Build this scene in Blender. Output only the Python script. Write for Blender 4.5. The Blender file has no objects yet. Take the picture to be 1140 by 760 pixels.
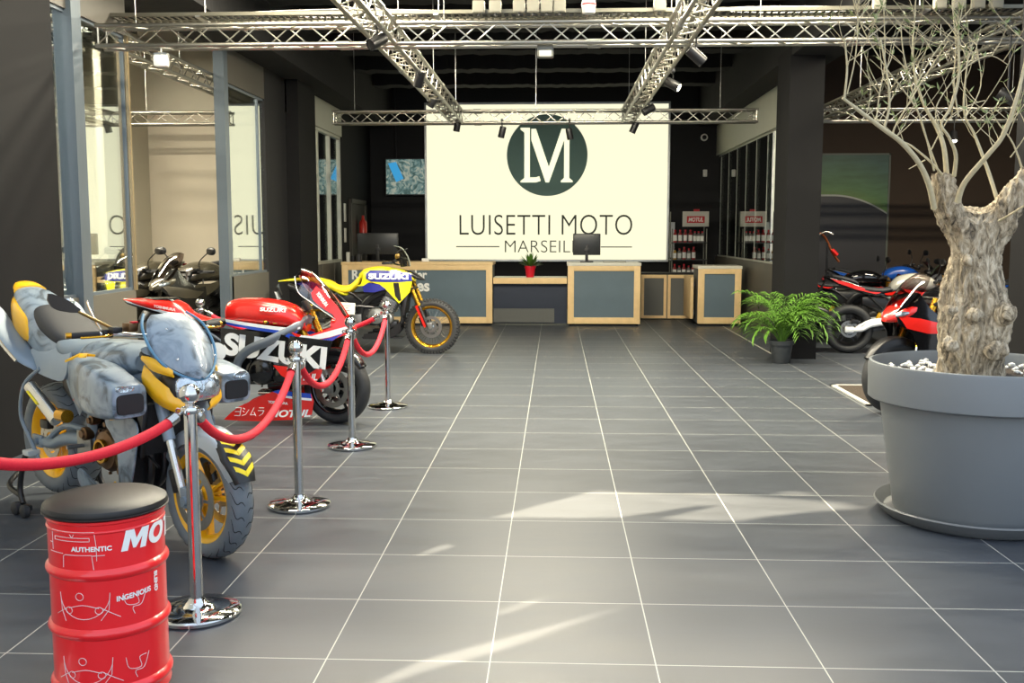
import bpy, bmesh, math, random
from mathutils import Vector, Matrix
PI = math.pi
R = math.radians
C = bpy.context.scene
COL = C.collection
random.seed(7)

# ---------------------------------------------------------------- camera
cam = bpy.data.cameras.new('camera'); camo = bpy.data.objects.new('camera', cam); COL.objects.link(camo)
cam.sensor_width = 36.0; cam.lens = 1117.2 / 1140 * 36.0
cam.clip_end = 200; cam.clip_start = 0.05
camo.location = (0, 0, 1.5525)
camo.rotation_euler = (PI/2 - 0.1084, 0, 0.0434)
C.camera = camo

# ---------------------------------------------------------------- world, sun, exposure
w = bpy.data.worlds.new('sky'); C.world = w; w.use_nodes = True
nt = w.node_tree; nt.nodes.clear()
out = nt.nodes.new('ShaderNodeOutputWorld'); bg = nt.nodes.new('ShaderNodeBackground')
sky = nt.nodes.new('ShaderNodeTexSky'); sky.sky_type = 'NISHITA'; sky.sun_disc = False
sky.sun_elevation = R(30); sky.sun_rotation = R(237); sky.altitude = 10; sky.air_density = 1.0; sky.dust_density = 2.5
mixw = nt.nodes.new('ShaderNodeMix'); mixw.data_type = 'RGBA'; mixw.inputs['Factor'].default_value = 0.6
mixw.inputs['B'].default_value = (7.0, 8.1, 9.6, 1)
nt.links.new(sky.outputs[0], mixw.inputs['A'])
nt.links.new(mixw.outputs['Result'], bg.inputs[0]); bg.inputs[1].default_value = 0.25
nt.links.new(bg.outputs[0], out.inputs[0])

SUN_DIR = Vector((1.0, 0.65, -math.tan(R(30)) * math.hypot(1, .65))).normalized()
sl = bpy.data.lights.new('sun', 'SUN'); sl.energy = 48.0; sl.angle = R(0.55); sl.color = (1.0, 0.80, 0.52)
so = bpy.data.objects.new('sun', sl); COL.objects.link(so)
so.rotation_euler = SUN_DIR.to_track_quat('-Z', 'Y').to_euler()
C.view_settings.view_transform = 'Standard'; C.view_settings.look = 'None'
C.view_settings.exposure = 0.0; C.view_settings.gamma = 1.0; C.view_settings.use_curve_mapping = False

def area(loc, rot, sx, sy, power, color=(1, 1, 1)):
    l = bpy.data.lights.new('room_light', 'AREA'); l.shape = 'RECTANGLE'; l.size = sx; l.size_y = sy
    l.energy = power; l.color = color
    o = bpy.data.objects.new('room_light', l); COL.objects.link(o); o.location = loc; o.rotation_euler = rot
    return o
def lamp_light(loc, aim, power, color=(1, .93, .82), spot=80):
    l = bpy.data.lights.new('spot_beam', 'SPOT'); l.energy = power; l.color = color; l.spot_size = R(spot); l.spot_blend = .8
    l.shadow_soft_size = .04
    o = bpy.data.objects.new('spot_beam', l); COL.objects.link(o); o.location = loc
    o.rotation_euler = (Vector(aim) - Vector(loc)).to_track_quat('-Z', 'Y').to_euler()

# ---------------------------------------------------------------- materials
def srgb(c):
    if isinstance(c, str):
        c = [int(c[i:i+2], 16) / 255 for i in (0, 2, 4)]
    return tuple(x/12.92 if x <= .04045 else ((x+.055)/1.055)**2.4 for x in c)
MATS = {}
def mat(name, col, rough=.5, metal=0, var=.06, scale=30, bump=0, bscale=200, coat=0, spec=.5, emit=None, es=0, trans=0, alpha=1, rvar=0):
    if name in MATS: return MATS[name]
    m = bpy.data.materials.new(name); m.use_nodes = True; n = m.node_tree.nodes; L = m.node_tree.links
    p = n['Principled BSDF']; c = srgb(col)
    tc = n.new('ShaderNodeTexCoord'); nz = n.new('ShaderNodeTexNoise'); nz.inputs['Scale'].default_value = scale; nz.inputs['Detail'].default_value = 4
    L.new(tc.outputs['Object'], nz.inputs['Vector'])
    mr = n.new('ShaderNodeMapRange'); mr.inputs['To Min'].default_value = 1-var; mr.inputs['To Max'].default_value = 1+var
    L.new(nz.outputs['Fac'], mr.inputs['Value'])
    mx = n.new('ShaderNodeVectorMath'); mx.operation = 'SCALE'; mx.inputs[0].default_value = c
    L.new(mr.outputs[0], mx.inputs['Scale']); L.new(mx.outputs[0], p.inputs['Base Color'])
    p.inputs['Roughness'].default_value = rough; p.inputs['Metallic'].default_value = metal
    p.inputs['Specular IOR Level'].default_value = spec
    if coat: p.inputs['Coat Weight'].default_value = coat; p.inputs['Coat Roughness'].default_value = .05
    if trans: p.inputs['Transmission Weight'].default_value = trans
    if alpha < 1: p.inputs['Alpha'].default_value = alpha
    if rvar:
        r2 = n.new('ShaderNodeMapRange'); r2.inputs['To Min'].default_value = max(0, rough-rvar); r2.inputs['To Max'].default_value = rough+rvar
        L.new(nz.outputs['Fac'], r2.inputs['Value']); L.new(r2.outputs[0], p.inputs['Roughness'])
    if emit is not None:
        p.inputs['Emission Color'].default_value = (*srgb(emit), 1); p.inputs['Emission Strength'].default_value = es
    if bump:
        nb = n.new('ShaderNodeTexNoise'); nb.inputs['Scale'].default_value = bscale; nb.inputs['Detail'].default_value = 3
        L.new(tc.outputs['Object'], nb.inputs['Vector'])
        b = n.new('ShaderNodeBump'); b.inputs['Strength'].default_value = bump; b.inputs['Distance'].default_value = .005
        L.new(nb.outputs['Fac'], b.inputs['Height']); L.new(b.outputs[0], p.inputs['Normal'])
    MATS[name] = m
    return m

def glass_mat(name, tint=(.93, .96, .95), base=.05, top=1.0, rough=0.0, power=3.2):
    m = bpy.data.materials.new(name); m.use_nodes = True; n = m.node_tree.nodes; L = m.node_tree.links
    n.remove(n['Principled BSDF']); o = n['Material Output']
    t = n.new('ShaderNodeBsdfTransparent'); t.inputs[0].default_value = (*tint, 1)
    g = n.new('ShaderNodeBsdfGlossy'); g.inputs['Roughness'].default_value = rough; g.inputs[0].default_value = (.95, .97, .95, 1)
    lw = n.new('ShaderNodeLayerWeight'); lw.inputs['Blend'].default_value = .5
    pw = n.new('ShaderNodeMath'); pw.operation = 'POWER'; pw.inputs[1].default_value = power
    L.new(lw.outputs['Facing'], pw.inputs[0])
    mr = n.new('ShaderNodeMapRange'); mr.inputs['To Min'].default_value = base; mr.inputs['To Max'].default_value = top
    L.new(pw.outputs[0], mr.inputs['Value'])
    mx = n.new('ShaderNodeMixShader'); L.new(mr.outputs[0], mx.inputs[0]); L.new(t.outputs[0], mx.inputs[1]); L.new(g.outputs[0], mx.inputs[2])
    L.new(mx.outputs[0], o.inputs[0]); MATS[name] = m
    return m

# ---------------------------------------------------------------- mesh helpers
def catmull(P, k=6, closed=False):
    P = [Vector(p) for p in P]; n = len(P)
    if n < 3 or k < 2: return P
    out = []
    for i in range(n if closed else n-1):
        if closed: a, b, c, d = P[(i-1) % n], P[i], P[(i+1) % n], P[(i+2) % n]
        else: a, b, c, d = P[max(i-1, 0)], P[i], P[i+1], P[min(i+2, n-1)]
        for j in range(k):
            t = j/k; t2 = t*t; t3 = t2*t
            out.append(0.5*((2*b) + (c-a)*t + (2*a-5*b+4*c-d)*t2 + (3*b-a-3*c+d)*t3))
    if not closed: out.append(P[-1].copy())
    return out

def lerp_list(vals, m):
    n = len(vals)
    if n == m: return list(vals)
    o = []
    for i in range(m):
        t = i/(m-1)*(n-1); k = min(int(t), n-2); u = t-k
        o.append(vals[k]*(1-u)+vals[k+1]*u)
    return o

class MB:
    def __init__(s, M=None): s.v = []; s.f = []; s.M = M or Matrix.Identity(4)
    def add(s, vs, fs, M=None):
        o = len(s.v); T = s.M @ M if M is not None else s.M
        s.v += [T @ Vector(p) for p in vs]; s.f += [tuple(o+i for i in f) for f in fs]; return s
    def box(s, c, d, bev=0, rot=None):
        bm = bmesh.new(); bmesh.ops.create_cube(bm, size=1)
        for v in bm.verts: v.co = Vector((v.co.x*d[0], v.co.y*d[1], v.co.z*d[2]))
        if bev: bmesh.ops.bevel(bm, geom=list(bm.edges), offset=min(bev, min(d)*.45), segments=2, affect='EDGES', profile=.6)
        M = Matrix.Translation(c)
        if rot: M = M @ (Matrix.Rotation(rot[2], 4, 'Z') @ Matrix.Rotation(rot[1], 4, 'Y') @ Matrix.Rotation(rot[0], 4, 'X'))
        bm.verts.index_update()
        s.add([v.co.copy() for v in bm.verts], [[v.index for v in f.verts] for f in bm.faces], M); bm.free(); return s
    def bx(s, x0, x1, y0, y1, z0, z1, bev=0):
        return s.box(((x0+x1)/2, (y0+y1)/2, (z0+z1)/2), (abs(x1-x0), abs(y1-y0), abs(z1-z0)), bev)
    def bar(s, a, b, w, h, bev=0, up=(0, 0, 1)):
        a = Vector(a); b = Vector(b); d = b-a; L = d.length; x = d/L; u = Vector(up)
        if abs(x.dot(u)) > .98: u = Vector((0, 1, 0))
        y = u.cross(x).normalized(); z = x.cross(y)
        M = Matrix((x, y, z)).transposed().to_4x4(); M.translation = (a+b)/2
        bm = bmesh.new(); bmesh.ops.create_cube(bm, size=1)
        for v in bm.verts: v.co = Vector((v.co.x*L, v.co.y*w, v.co.z*h))
        if bev: bmesh.ops.bevel(bm, geom=list(bm.edges), offset=bev, segments=2, affect='EDGES')
        bm.verts.index_update()
        s.add([v.co.copy() for v in bm.verts], [[v.index for v in f.verts] for f in bm.faces], M); bm.free(); return s
    def tube(s, P, r, n=8, k=0, cap=True, flat=1.0):
        P = catmull(P, k) if k else [Vector(p) for p in P]
        m = len(P); rs = lerp_list(r, m) if isinstance(r, (list, tuple)) else [r]*m
        t0 = (P[1]-P[0]).normalized(); u = Vector((0, 0, 1)) if abs(t0.z) < .9 else Vector((0, 1, 0))
        nrm = (u-t0*u.dot(t0)).normalized(); vs = []; fs = []
        for i in range(m):
            t = (P[min(i+1, m-1)]-P[max(i-1, 0)]).normalized()
            nrm = (nrm-t*nrm.dot(t)).normalized(); b = t.cross(nrm)
            for j in range(n):
                a = 2*PI*j/n; vs.append(P[i]+(nrm*math.cos(a)+b*math.sin(a)*flat)*rs[i])
        for i in range(m-1):
            for j in range(n): fs.append((i*n+j, i*n+(j+1) % n, (i+1)*n+(j+1) % n, (i+1)*n+j))
        if cap: fs.append(tuple(range(n))[::-1]); fs.append(tuple((m-1)*n+j for j in range(n)))
        return s.add(vs, fs)
    def lathe(s, prof, c=(0, 0, 0), axis='Z', n=32, closed=False, a0=0, a1=2*PI):
        full = abs(a1-a0-2*PI) < 1e-6; m = len(prof); vs = []; fs = []; nn = n if full else n+1
        for i in range(nn):
            a = a0+(a1-a0)*i/n
            for r, z in prof: vs.append((r*math.cos(a), r*math.sin(a), z))
        for i in range(n):
            i2 = (i+1) % nn
            for j in range(m if closed else m-1):
                j2 = (j+1) % m; fs.append((i*m+j, i2*m+j, i2*m+j2, i*m+j2))
        if axis == 'Z': A = Matrix.Identity(4)
        elif axis == 'Y': A = Matrix.Rotation(-PI/2, 4, 'X')
        elif axis == 'X': A = Matrix.Rotation(PI/2, 4, 'Y')
        else: A = Vector(axis).to_track_quat('Z', 'Y').to_matrix().to_4x4()
        return s.add(vs, fs, Matrix.Translation(c) @ A)
    def loft(s, secs, n=20, k=4, cap=True):
        """secs: (x, y, z, half width, half height, exponent, pitch) - rings across the x axis"""
        A = []
        for q in secs:
            q = list(q)+[2.2, 0][len(q)-5:] if len(q) < 7 else list(q)
            A.append(q)
        m = len(A); rows = []
        def cr(v, i, t):
            a, b, c, d = v[max(i-1, 0)], v[i], v[i+1], v[min(i+2, m-1)]
            return .5*(2*b+(c-a)*t+(2*a-5*b+4*c-d)*t*t+(3*b-a-3*c+d)*t**3)
        for i in range(m-1):
            for j in range(k): rows.append([cr([q[w_] for q in A], i, j/k) for w_ in range(7)])
        rows.append(A[-1]); vs = []; fs = []
        for x, y, z, wd, h, e, pt in rows:
            wd = max(wd, .002); h = max(h, .002)
            for j in range(n):
                a = 2*PI*j/n; ca, sa = math.cos(a), math.sin(a)
                yy = wd*math.copysign(abs(ca)**(2/e), ca); zz = h*math.copysign(abs(sa)**(2/e), sa)
                vs.append((x-zz*math.sin(pt), y+yy, z+zz*math.cos(pt)))
        mm = len(rows)
        for i in range(mm-1):
            for j in range(n): fs.append((i*n+j, i*n+(j+1) % n, (i+1)*n+(j+1) % n, (i+1)*n+j))
        if cap: fs.append(tuple(range(n))[::-1]); fs.append(tuple((mm-1)*n+j for j in range(n)))
        return s.add(vs, fs)
    def grid(s, rows, thick=.003, k=4):
        """skin a grid of control points (rows of equal length), thickened"""
        G = [catmull(r, k) for r in rows]
        cols = [catmull([G[i][j] for i in range(len(G))], k) for j in range(len(G[0]))]
        nu = len(cols[0]); nv = len(cols); P = [[cols[j][i] for j in range(nv)] for i in range(nu)]
        N = []
        for i in range(nu):
            r = []
            for j in range(nv):
                a = P[min(i+1, nu-1)][j]-P[max(i-1, 0)][j]; b = P[i][min(j+1, nv-1)]-P[i][max(j-1, 0)]
                c = a.cross(b); r.append(c.normalized() if c.length > 1e-9 else Vector((0, 0, 1)))
            N.append(r)
        vs = [P[i][j] for i in range(nu) for j in range(nv)]+[P[i][j]-N[i][j]*thick for i in range(nu) for j in range(nv)]
        o = nu*nv; fs = []
        for i in range(nu-1):
            for j in range(nv-1):
                a = i*nv+j; fs.append((a, a+1, a+nv+1, a+nv)); fs.append((o+a, o+a+nv, o+a+nv+1, o+a+1))
        for j in range(nv-1):
            fs.append((j, o+j, o+j+1, j+1)); a = (nu-1)*nv+j; fs.append((a, a+1, o+a+1, o+a))
        for i in range(nu-1):
            a = i*nv; fs.append((a, a+nv, o+a+nv, o+a)); a = i*nv+nv-1; fs.append((a, o+a, o+a+nv, a+nv))
        return s.add(vs, fs)
    def shell(s, outline, fn, thick=.004, L=.05, k=0, holes=()):
        """flat outline (u,v) cut into a grid, bent by fn(u,v)->(point) and thickened along fn's sideways direction"""
        O = catmull([(a, b, 0) for a, b in outline], k, True) if k else [Vector((a, b, 0)) for a, b in outline]
        bm = bmesh.new(); vv = [bm.verts.new(p) for p in O]; bm.faces.new(vv)
        bmesh.ops.triangulate(bm, faces=bm.faces[:])
        for ax in (0, 1):
            lo = min(p[ax] for p in O); hi = max(p[ax] for p in O); q = math.floor(lo/L)*L+L
            while q < hi:
                no = Vector((1, 0, 0)) if ax == 0 else Vector((0, 1, 0))
                bmesh.ops.bisect_plane(bm, geom=bm.verts[:]+bm.edges[:]+bm.faces[:], plane_co=no*q, plane_no=no, dist=1e-6); q += L
        bm.verts.index_update(); bm.edges.ensure_lookup_table()
        P = [v.co.copy() for v in bm.verts]; n = len(P)
        vs = []
        for p in P: vs.append(Vector(fn(p.x, p.y, 0)))
        for p in P: vs.append(Vector(fn(p.x, p.y, thick)))
        fs = [[v.index for v in f.verts] for f in bm.faces]; f2 = [[i+n for i in f][::-1] for f in fs]
        bd = [(e.verts[0].index, e.verts[1].index) for e in bm.edges if e.is_boundary]
        f3 = [(a, b, b+n, a+n) for a, b in bd]
        bm.free(); return s.add(vs, fs+f2+f3)
    def text(s, txt, fn, W, H, thick=.002, bold=0, shear=0, sub=0, font_space=1.0):
        """letters fitted to W x H, mapped by fn(u, v, w)"""
        cu = bpy.data.curves.new('t', 'FONT'); cu.body = txt; cu.offset = bold; cu.shear = shear; cu.extrude = .5; cu.space_character = font_space
        cu.resolution_u = 5
        o = bpy.data.objects.new('t', cu); COL.objects.link(o)
        bpy.context.view_layer.update()
        me = bpy.data.meshes.new_from_object(o.evaluated_get(bpy.context.evaluated_depsgraph_get()))
        COL.objects.unlink(o); bpy.data.objects.remove(o)
        bm = bmesh.new(); bm.from_mesh(me); bmesh.ops.remove_doubles(bm, verts=bm.verts[:], dist=1e-5)
        xs = [v.co.x for v in bm.verts]; ys = [v.co.y for v in bm.verts]; x0, x1, y0, y1 = min(xs), max(xs), min(ys), max(ys)
        if sub:
            bmesh.ops.triangulate(bm, faces=bm.faces[:])
            q = x0+sub
            while q < x1:
                bmesh.ops.bisect_plane(bm, geom=bm.verts[:]+bm.edges[:]+bm.faces[:], plane_co=(q, 0, 0), plane_no=(1, 0, 0), dist=1e-6); q += sub
        bm.verts.index_update()
        vs = [Vector(fn((v.co.x-x0)/(x1-x0)*W, (v.co.y-y0)/(y1-y0)*H, (v.co.z+.5)*thick)) for v in bm.verts]
        fs = [[v.index for v in f.verts] for f in bm.faces]; bm.free(); bpy.data.meshes.remove(me)
        return s.add(vs, fs)
    def mirror(s):
        n = len(s.v); s.v += [Vector((p.x, -p.y, p.z)) for p in s.v]; s.f += [tuple(i+n for i in f)[::-1] for f in s.f]; return s
    def build(s, name, m, parent=None, smooth=40, fix=True):
        me = bpy.data.meshes.new(name); bm = bmesh.new(); vv = [bm.verts.new(p) for p in s.v]
        for f in s.f:
            try: bm.faces.new([vv[i] for i in f])
            except ValueError: pass
        if fix: bmesh.ops.recalc_face_normals(bm, faces=bm.faces[:])
        bm.to_mesh(me); bm.free()
        if smooth: me.shade_smooth(); me.set_sharp_from_angle(angle=R(smooth))
        me.materials.append(m)
        o = bpy.data.objects.new(name, me); COL.objects.link(o)
        if parent: o.parent = parent
        return o

def tag(o, label=None, cat=None, group=None, kind=None):
    if label: o['label'] = label
    if cat: o['category'] = cat
    if group: o['group'] = group
    if kind: o['kind'] = kind
    return o
def thing(name, label, cat, loc=(0, 0, 0), rz=0, group=None):
    o = bpy.data.objects.new(name, None); COL.objects.link(o); o.location = loc; o.rotation_euler = (0, 0, rz); o.empty_display_size = .1
    return tag(o, label, cat, group)
def struct(o): o['kind'] = 'structure'; return o
def copy_tree(o, parent=None):
    c = o.copy(); COL.objects.link(c); c.parent = parent
    for ch in list(o.children): copy_tree(ch, c)
    return c

def onpx(px, py, Y): 
    f, pi, ya, h = 1117.2, .1084, -.0434, 1.5525
    u, v = (px-570)/f, (py-380)/f; c, s = math.cos(pi), math.sin(pi); yc = c-s*v; zc = -s-c*v; c, s = math.cos(ya), math.sin(ya); X = c*u+s*yc; Yy = -s*u+c*yc
    t = Y/Yy; return (X*t, Y, h+zc*t)
# ---------------------------------------------------------------- room
XL, XR, YB, ZB = -3.75, 3.2, 20.4, 3.65
def floor_mat():
    m = bpy.data.materials.new('porcelain_tiles'); m.use_nodes = True; n = m.node_tree.nodes; L = m.node_tree.links; p = n['Principled BSDF']
    geo = n.new('ShaderNodeNewGeometry'); sep = n.new('ShaderNodeSeparateXYZ'); L.new(geo.outputs['Position'], sep.inputs[0])
    def mth(op, a, b=None, c=None):
        k = n.new('ShaderNodeMath'); k.operation = op
        for i, q in enumerate((a, b, c)):
            if q is None: continue
            if isinstance(q, (int, float)): k.inputs[i].default_value = q
            else: L.new(q, k.inputs[i])
        return k.outputs[0]
    tx = mth('DIVIDE', mth('ADD', sep.outputs[0], 60+.6*.3866), .6); ty = mth('DIVIDE', mth('ADD', sep.outputs[1], 60-3.4943), .6)
    fx = mth('FRACT', tx); fy = mth('FRACT', ty)
    dx = mth('MINIMUM', fx, mth('SUBTRACT', 1, fx)); dy = mth('MINIMUM', fy, mth('SUBTRACT', 1, fy))
    d = mth('MINIMUM', dx, dy); g = mth('LESS_THAN', d, .0042)
    cb = n.new('ShaderNodeCombineXYZ'); L.new(mth('FLOOR', tx), cb.inputs[0]); L.new(mth('FLOOR', ty), cb.inputs[1])
    wn = n.new('ShaderNodeTexWhiteNoise'); wn.noise_dimensions = '2D'; L.new(cb.outputs[0], wn.inputs['Vector'])
    mp = n.new('ShaderNodeMapping'); mp.inputs['Scale'].default_value = (1.0, 3.2, 1); L.new(geo.outputs['Position'], mp.inputs[0])
    off = n.new('ShaderNodeVectorMath'); off.operation = 'ADD'; L.new(mp.outputs[0], off.inputs[0]); L.new(wn.outputs['Color'], off.inputs[1])
    nz = n.new('ShaderNodeTexNoise'); nz.inputs['Scale'].default_value = 3.0; nz.inputs['Detail'].default_value = 8; nz.inputs['Roughness'].default_value = .62
    L.new(off.outputs[0], nz.inputs['Vector'])
    val = mth('ADD', mth('MULTIPLY', wn.outputs['Value'], .10), mth('ADD', mth('MULTIPLY', nz.outputs['Fac'], .75), .57))
    sc = n.new('ShaderNodeVectorMath'); sc.operation = 'SCALE'; sc.inputs[0].default_value = srgb('40454c'); L.new(val, sc.inputs['Scale'])
    mx = n.new('ShaderNodeMix'); mx.data_type = 'RGBA'; L.new(g, mx.inputs['Factor']); L.new(sc.outputs[0], mx.inputs['A']); mx.inputs['B'].default_value = (*srgb('aeb0aa'), 1)
    L.new(mx.outputs['Result'], p.inputs['Base Color'])
    r = mth('ADD', mth('MULTIPLY', nz.outputs['Fac'], .18), .33); L.new(r, p.inputs['Roughness'])
    b = n.new('ShaderNodeBump'); b.inputs['Strength'].default_value = .12; b.inputs['Distance'].default_value = .004
    L.new(mth('SUBTRACT', nz.outputs['Fac'], mth('MULTIPLY', g, 1.5)), b.inputs['Height']); L.new(b.outputs[0], p.inputs['Normal'])
    return m
FLOOR = floor_mat()
dark_wall = mat('dark_grey_paint', '121214', .85, spec=.25, var=.12, scale=6, bump=.1, bscale=300)
black_wall = mat('black_paint', '17171a', .8, var=.15, scale=4)
brown_wall = mat('brown_black_paint', '3d2f23', .8, var=.1, scale=4)
ceil_m = mat('black_ceiling_spray', '0d0d0f', .95, var=.4, scale=3, bump=.6, bscale=20)
taupe = mat('taupe_panel', '55524a', .55, var=.05, scale=8)
header_m = mat('pale_header_panel', 'c6c7b6', .5, var=.04, scale=8)
frame_m = mat('grey_blue_frame', '5d6770', .35, .3, var=.04)
frame_l = mat('light_frame', 'b7b8ac', .35, .3, var=.04)
beige = mat('beige_wall', 'd2c8b6', .8, var=.05, scale=2)
cream = mat('cream_wall', 'd9d2c0', .8, var=.05, scale=2)
GLASS = glass_mat('partition_glass', base=.06, top=1.0, power=1.3)
GLASSR = glass_mat('partition_glass_dark', tint=(.55, .58, .58), base=.08, top=1.0, power=1.4)

def B(name, m, *a, bev=0, parent=None):
    mb = MB()
    for q in a: mb.bx(*q, bev=bev)
    return mb.build(name, m, parent)
struct(B('floor', FLOOR, (-10, 9, -12, 21, -.2, 0)))
struct(B('ceiling', ceil_m, (-10, 9, 5.7, 21, 4.5, 4.7)))
k = 0
for y in (6.6, 8.3, 10, 11.7, 13.35, 15.05, 16.75, 18.45):
    k += 1
    mb = MB(); n_ = 60; vs = []; fs = []
    for i in range(n_+1):
        x = -3.3+6.2*i/n_; dz = random.uniform(-.012, .012); dy = random.uniform(-.015, .015)
        vs += [(x, y-.22+dy, 4.5), (x, y-.2+dy, 4.17+dz), (x, y+.2+dy, 4.17+dz), (x, y+.22+dy, 4.5)]
    for i in range(n_):
        for j in range(3): a = i*4+j; fs.append((a, a+1, a+5, a+4))
    fs += [(0, 1, 2, 3), (n_*4+3, n_*4+2, n_*4+1, n_*4)]
    mb.add(vs, fs); struct(mb.build('trim_%d' % k, ceil_m, smooth=0))
# long beams over the two rows of columns
struct(B('trim_20', ceil_m, (XL-.25, XL+.45, 5.7, YB, ZB, 4.5)))
struct(B('trim_21', ceil_m, (XR-.4, XR+.2, 5.7, YB, ZB, 4.5)))
struct(B('wall_back', black_wall, (-10, 9, YB, YB+.3, 0, 4.5)))
# left side: pier, solid strips, low walls, headers
struct(B('trim_22', dark_wall, (XL-.42, XL, 5.9, 7.5, 0, 4.5)))
struct(B('trim_23', dark_wall, (XL, -3.57, 14.0, 15.0, 0, ZB+.2)))
struct(B('wall_left_dark', black_wall, (XL-.1, XL, 13.0, 14.0, 0, ZB+.1)))
struct(B('wall_left', taupe, (XL-.1, XL, 7.5, 8.82, 0, 1.04), (XL-.1, XL, 11.5, 13.0, 0, 1.04), 
         (XL-.1, XL, 14.0, 17.6, 0, 1.04)))
struct(B('trim_24', header_m, (XL-.1, XL+.02, 14.0, 17.6, 3.2, ZB+.1)))
struct(B('wall_left_rear', dark_wall, (XL-.1, XL, 17.6, YB, 0, 4.5)))
struct(B('trim_35', mat('dark_taupe_panel', '47443e', .5, var=.05), (XL-.1, XL, 7.5, 8.82, 3.25, ZB+.02), (XL-.1, XL, 11.56, 13.0, 3.25, ZB+.02)))
# low wall joints
for i, y in enumerate((15.1, 16.0, 16.9)):
    struct(B('trim_%d' % (25+i), taupe, (XL, XL+.012, y, y+.02, 0, 1.04)))
def window(n, x0, x1, y0, y1, z0, z1, mull, fm, t=.05, glass=None, rail=.05):
    mb = MB()
    mb.bx(x0, x1, y0, y1, z0, z0+rail).bx(x0, x1, y0, y1, z1-rail, z1)
    for y in mull: mb.bx(x0-.003, x1+.003, y, y+t, z0, z1)
    o = struct(mb.build('window_%d' % n, fm))
    xm = (x0+x1)/2
    B('pane', glass or GLASS, (xm-.006, xm+.006, y0+.001, y1-.001, z0+rail, z1-rail), parent=o)
    return o
window(1, XL-.06, XL-.02, 7.5, 8.82, 1.04, 3.25, (7.97, 8.79), frame_m, .02, rail=.025)
struct(B('trim_28', frame_m, (XL-.1, XL+.04, 7.74, 7.9, .0, ZB)))
struct(B('trim_29', frame_m, (XL-.12, XL+.0, 11.42, 11.56, .0, ZB)))
window(2, XL-.06, XL-.02, 11.5, 13.0, 1.04, 3.25, (12.75,), frame_m, .025, rail=.025)
window(3, XL-.08, XL-.01, 14.0, 17.6, 1.04, 3.2, (15.05, 15.9, 16.75, 17.54), frame_l, .05)
struct(B('trim_30', mat('brushed_edge', 'a08d6c', .3, .7), (XL-.01, XL+.015, 8.8, 8.83, 1.04, 3.25)))
# office behind window 3
struct(B('wall_office', cream, (-6.2, -6.1, 13.5, YB, 0, 4.4), (-6.1, XL-.1, 16.2, 16.3, 0, 4.4)))
# left room
struct(B('wall_left_room_back', cream, (-10, -6.2, 16.0, 16.2, 0, 4.5), (-6.2, XL-.1, 15.0, 15.1, 3.3, 4.5)))
struct(B('wall_left_room_screen', beige, (-6.2, XL-.1, 15.0, 15.1, 0, 3.3)))
struct(B('wall_left_outer', cream, (-10, -9.9, 5.9, 21, 0, 4.5)))
struct(B('wall_left_room_front', dark_wall, (-10, XL-.4, 5.9, 6.0, 0, 4.5)))
# right side
struct(B('trim_31', dark_wall, (2.79, XR, 12.4, 13.1, 0, ZB+.1)))
struct(B('trim_32', dark_wall, (XR-.02, XR+.6, 5.7, 7.2, 0, 4.5)))
struct(B('wall_right', taupe, (XR, XR+.1, 13.1, YB, 0, 1.08)))
struct(B('trim_33', header_m, (XR-.02, XR+.1, 13.1, YB, 3.07, ZB+.05)))
window(4, XR+.04, XR+.052, 13.1, YB, 1.08, 3.07, [13.15+.87*i for i in range(9)], frame_l, .012, GLASSR, rail=.03)
struct(B('wall_right_inner', dark_wall, (XR+.1, 4.2, 17.0, 17.1, 0, 4.5)))
struct(B('wall_right_room_back', brown_wall, (3.3, 9, 17.5, 17.7, 0, 4.5)))
struct(B('wall_right_outer', dark_wall, (8.6, 8.8, 5.7, 21, 0, 4.5)))
# floor edge strip of the right partition and metal floor frames
struct(B('trim_34', frame_l, (2.77, 2.785, 12.3, 16.7, 0, .006)))
# added unseen screen at left, its holes cut to shape the sun patches
def sun_hole(px):      # floor point -> point on the wall plane along the sun
    x, y = px; t = (x-XL)/SUN_DIR.x; return (y-SUN_DIR.y*t, -SUN_DIR.z*t)
def wall_with_holes(name, m, x, y0, y1, z0, z1, holes, th=.12):
    from mathutils.geometry import tessellate_polygon
    loops = [[Vector((a, b, 0)) for a, b in P] for P in [[(y0, z0), (y1, z0), (y1, z1), (y0, z1)]]+holes]
    tri = tessellate_polygon(loops); pts = [p for l in loops for p in l]; n = len(pts)
    mb = MB(); vs = [(x, p.x, p.y) for p in pts]+[(x-th, p.x, p.y) for p in pts]; fs = [tuple(t) for t in tri]+[tuple(i+n for i in t)[::-1] for t in tri]
    o = 0
    for l in loops:
        k = len(l); fs += [(o+i, o+(i+1) % k, n+o+(i+1) % k, n+o+i) for i in range(k)]; o += k
    return struct(mb.add(vs, fs).build(name, m, smooth=0))
def gpx(px, py):
    p = onpx(px, py, 5.0); o_ = (0, 0, 1.5525); t = o_[2]/(o_[2]-p[2]); return (p[0]*t, p[1]*t)
PATCHES = [[(545, 577), (600, 562), (640, 552), (665, 545), (700, 547), (760, 550), (800, 549), (850, 552), (900, 556), (960, 560), (985, 566), (930, 569), (880, 575), (850, 580), (760, 579), (735, 577), (800, 563), (715, 576), (660, 577), (600, 576)],
           [(618, 535), (640, 529), (660, 527), (645, 533)], [(500, 575), (518, 568), (540, 564), (525, 571)], [(860, 548), (900, 547), (930, 550), (900, 552)],
           [(415, 760), (470, 735), (600, 700), (690, 676), (745, 664), (772, 663), (700, 684), (600, 722), (500, 750), (470, 762)],
           [(556, 680), (590, 668), (655, 652), (640, 664), (600, 682), (565, 691)], [(463, 624), (475, 613), (500, 604), (548, 603), (520, 612), (490, 621)]]
HOLES = [[gpx(*q) for q in P_] for P_ in PATCHES]
wall_with_holes('sun_mask_left', cream, XL, -1.5, 5.9, 0, 8.0, [[sun_hole(p) for p in h] for h in HOLES])

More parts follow.
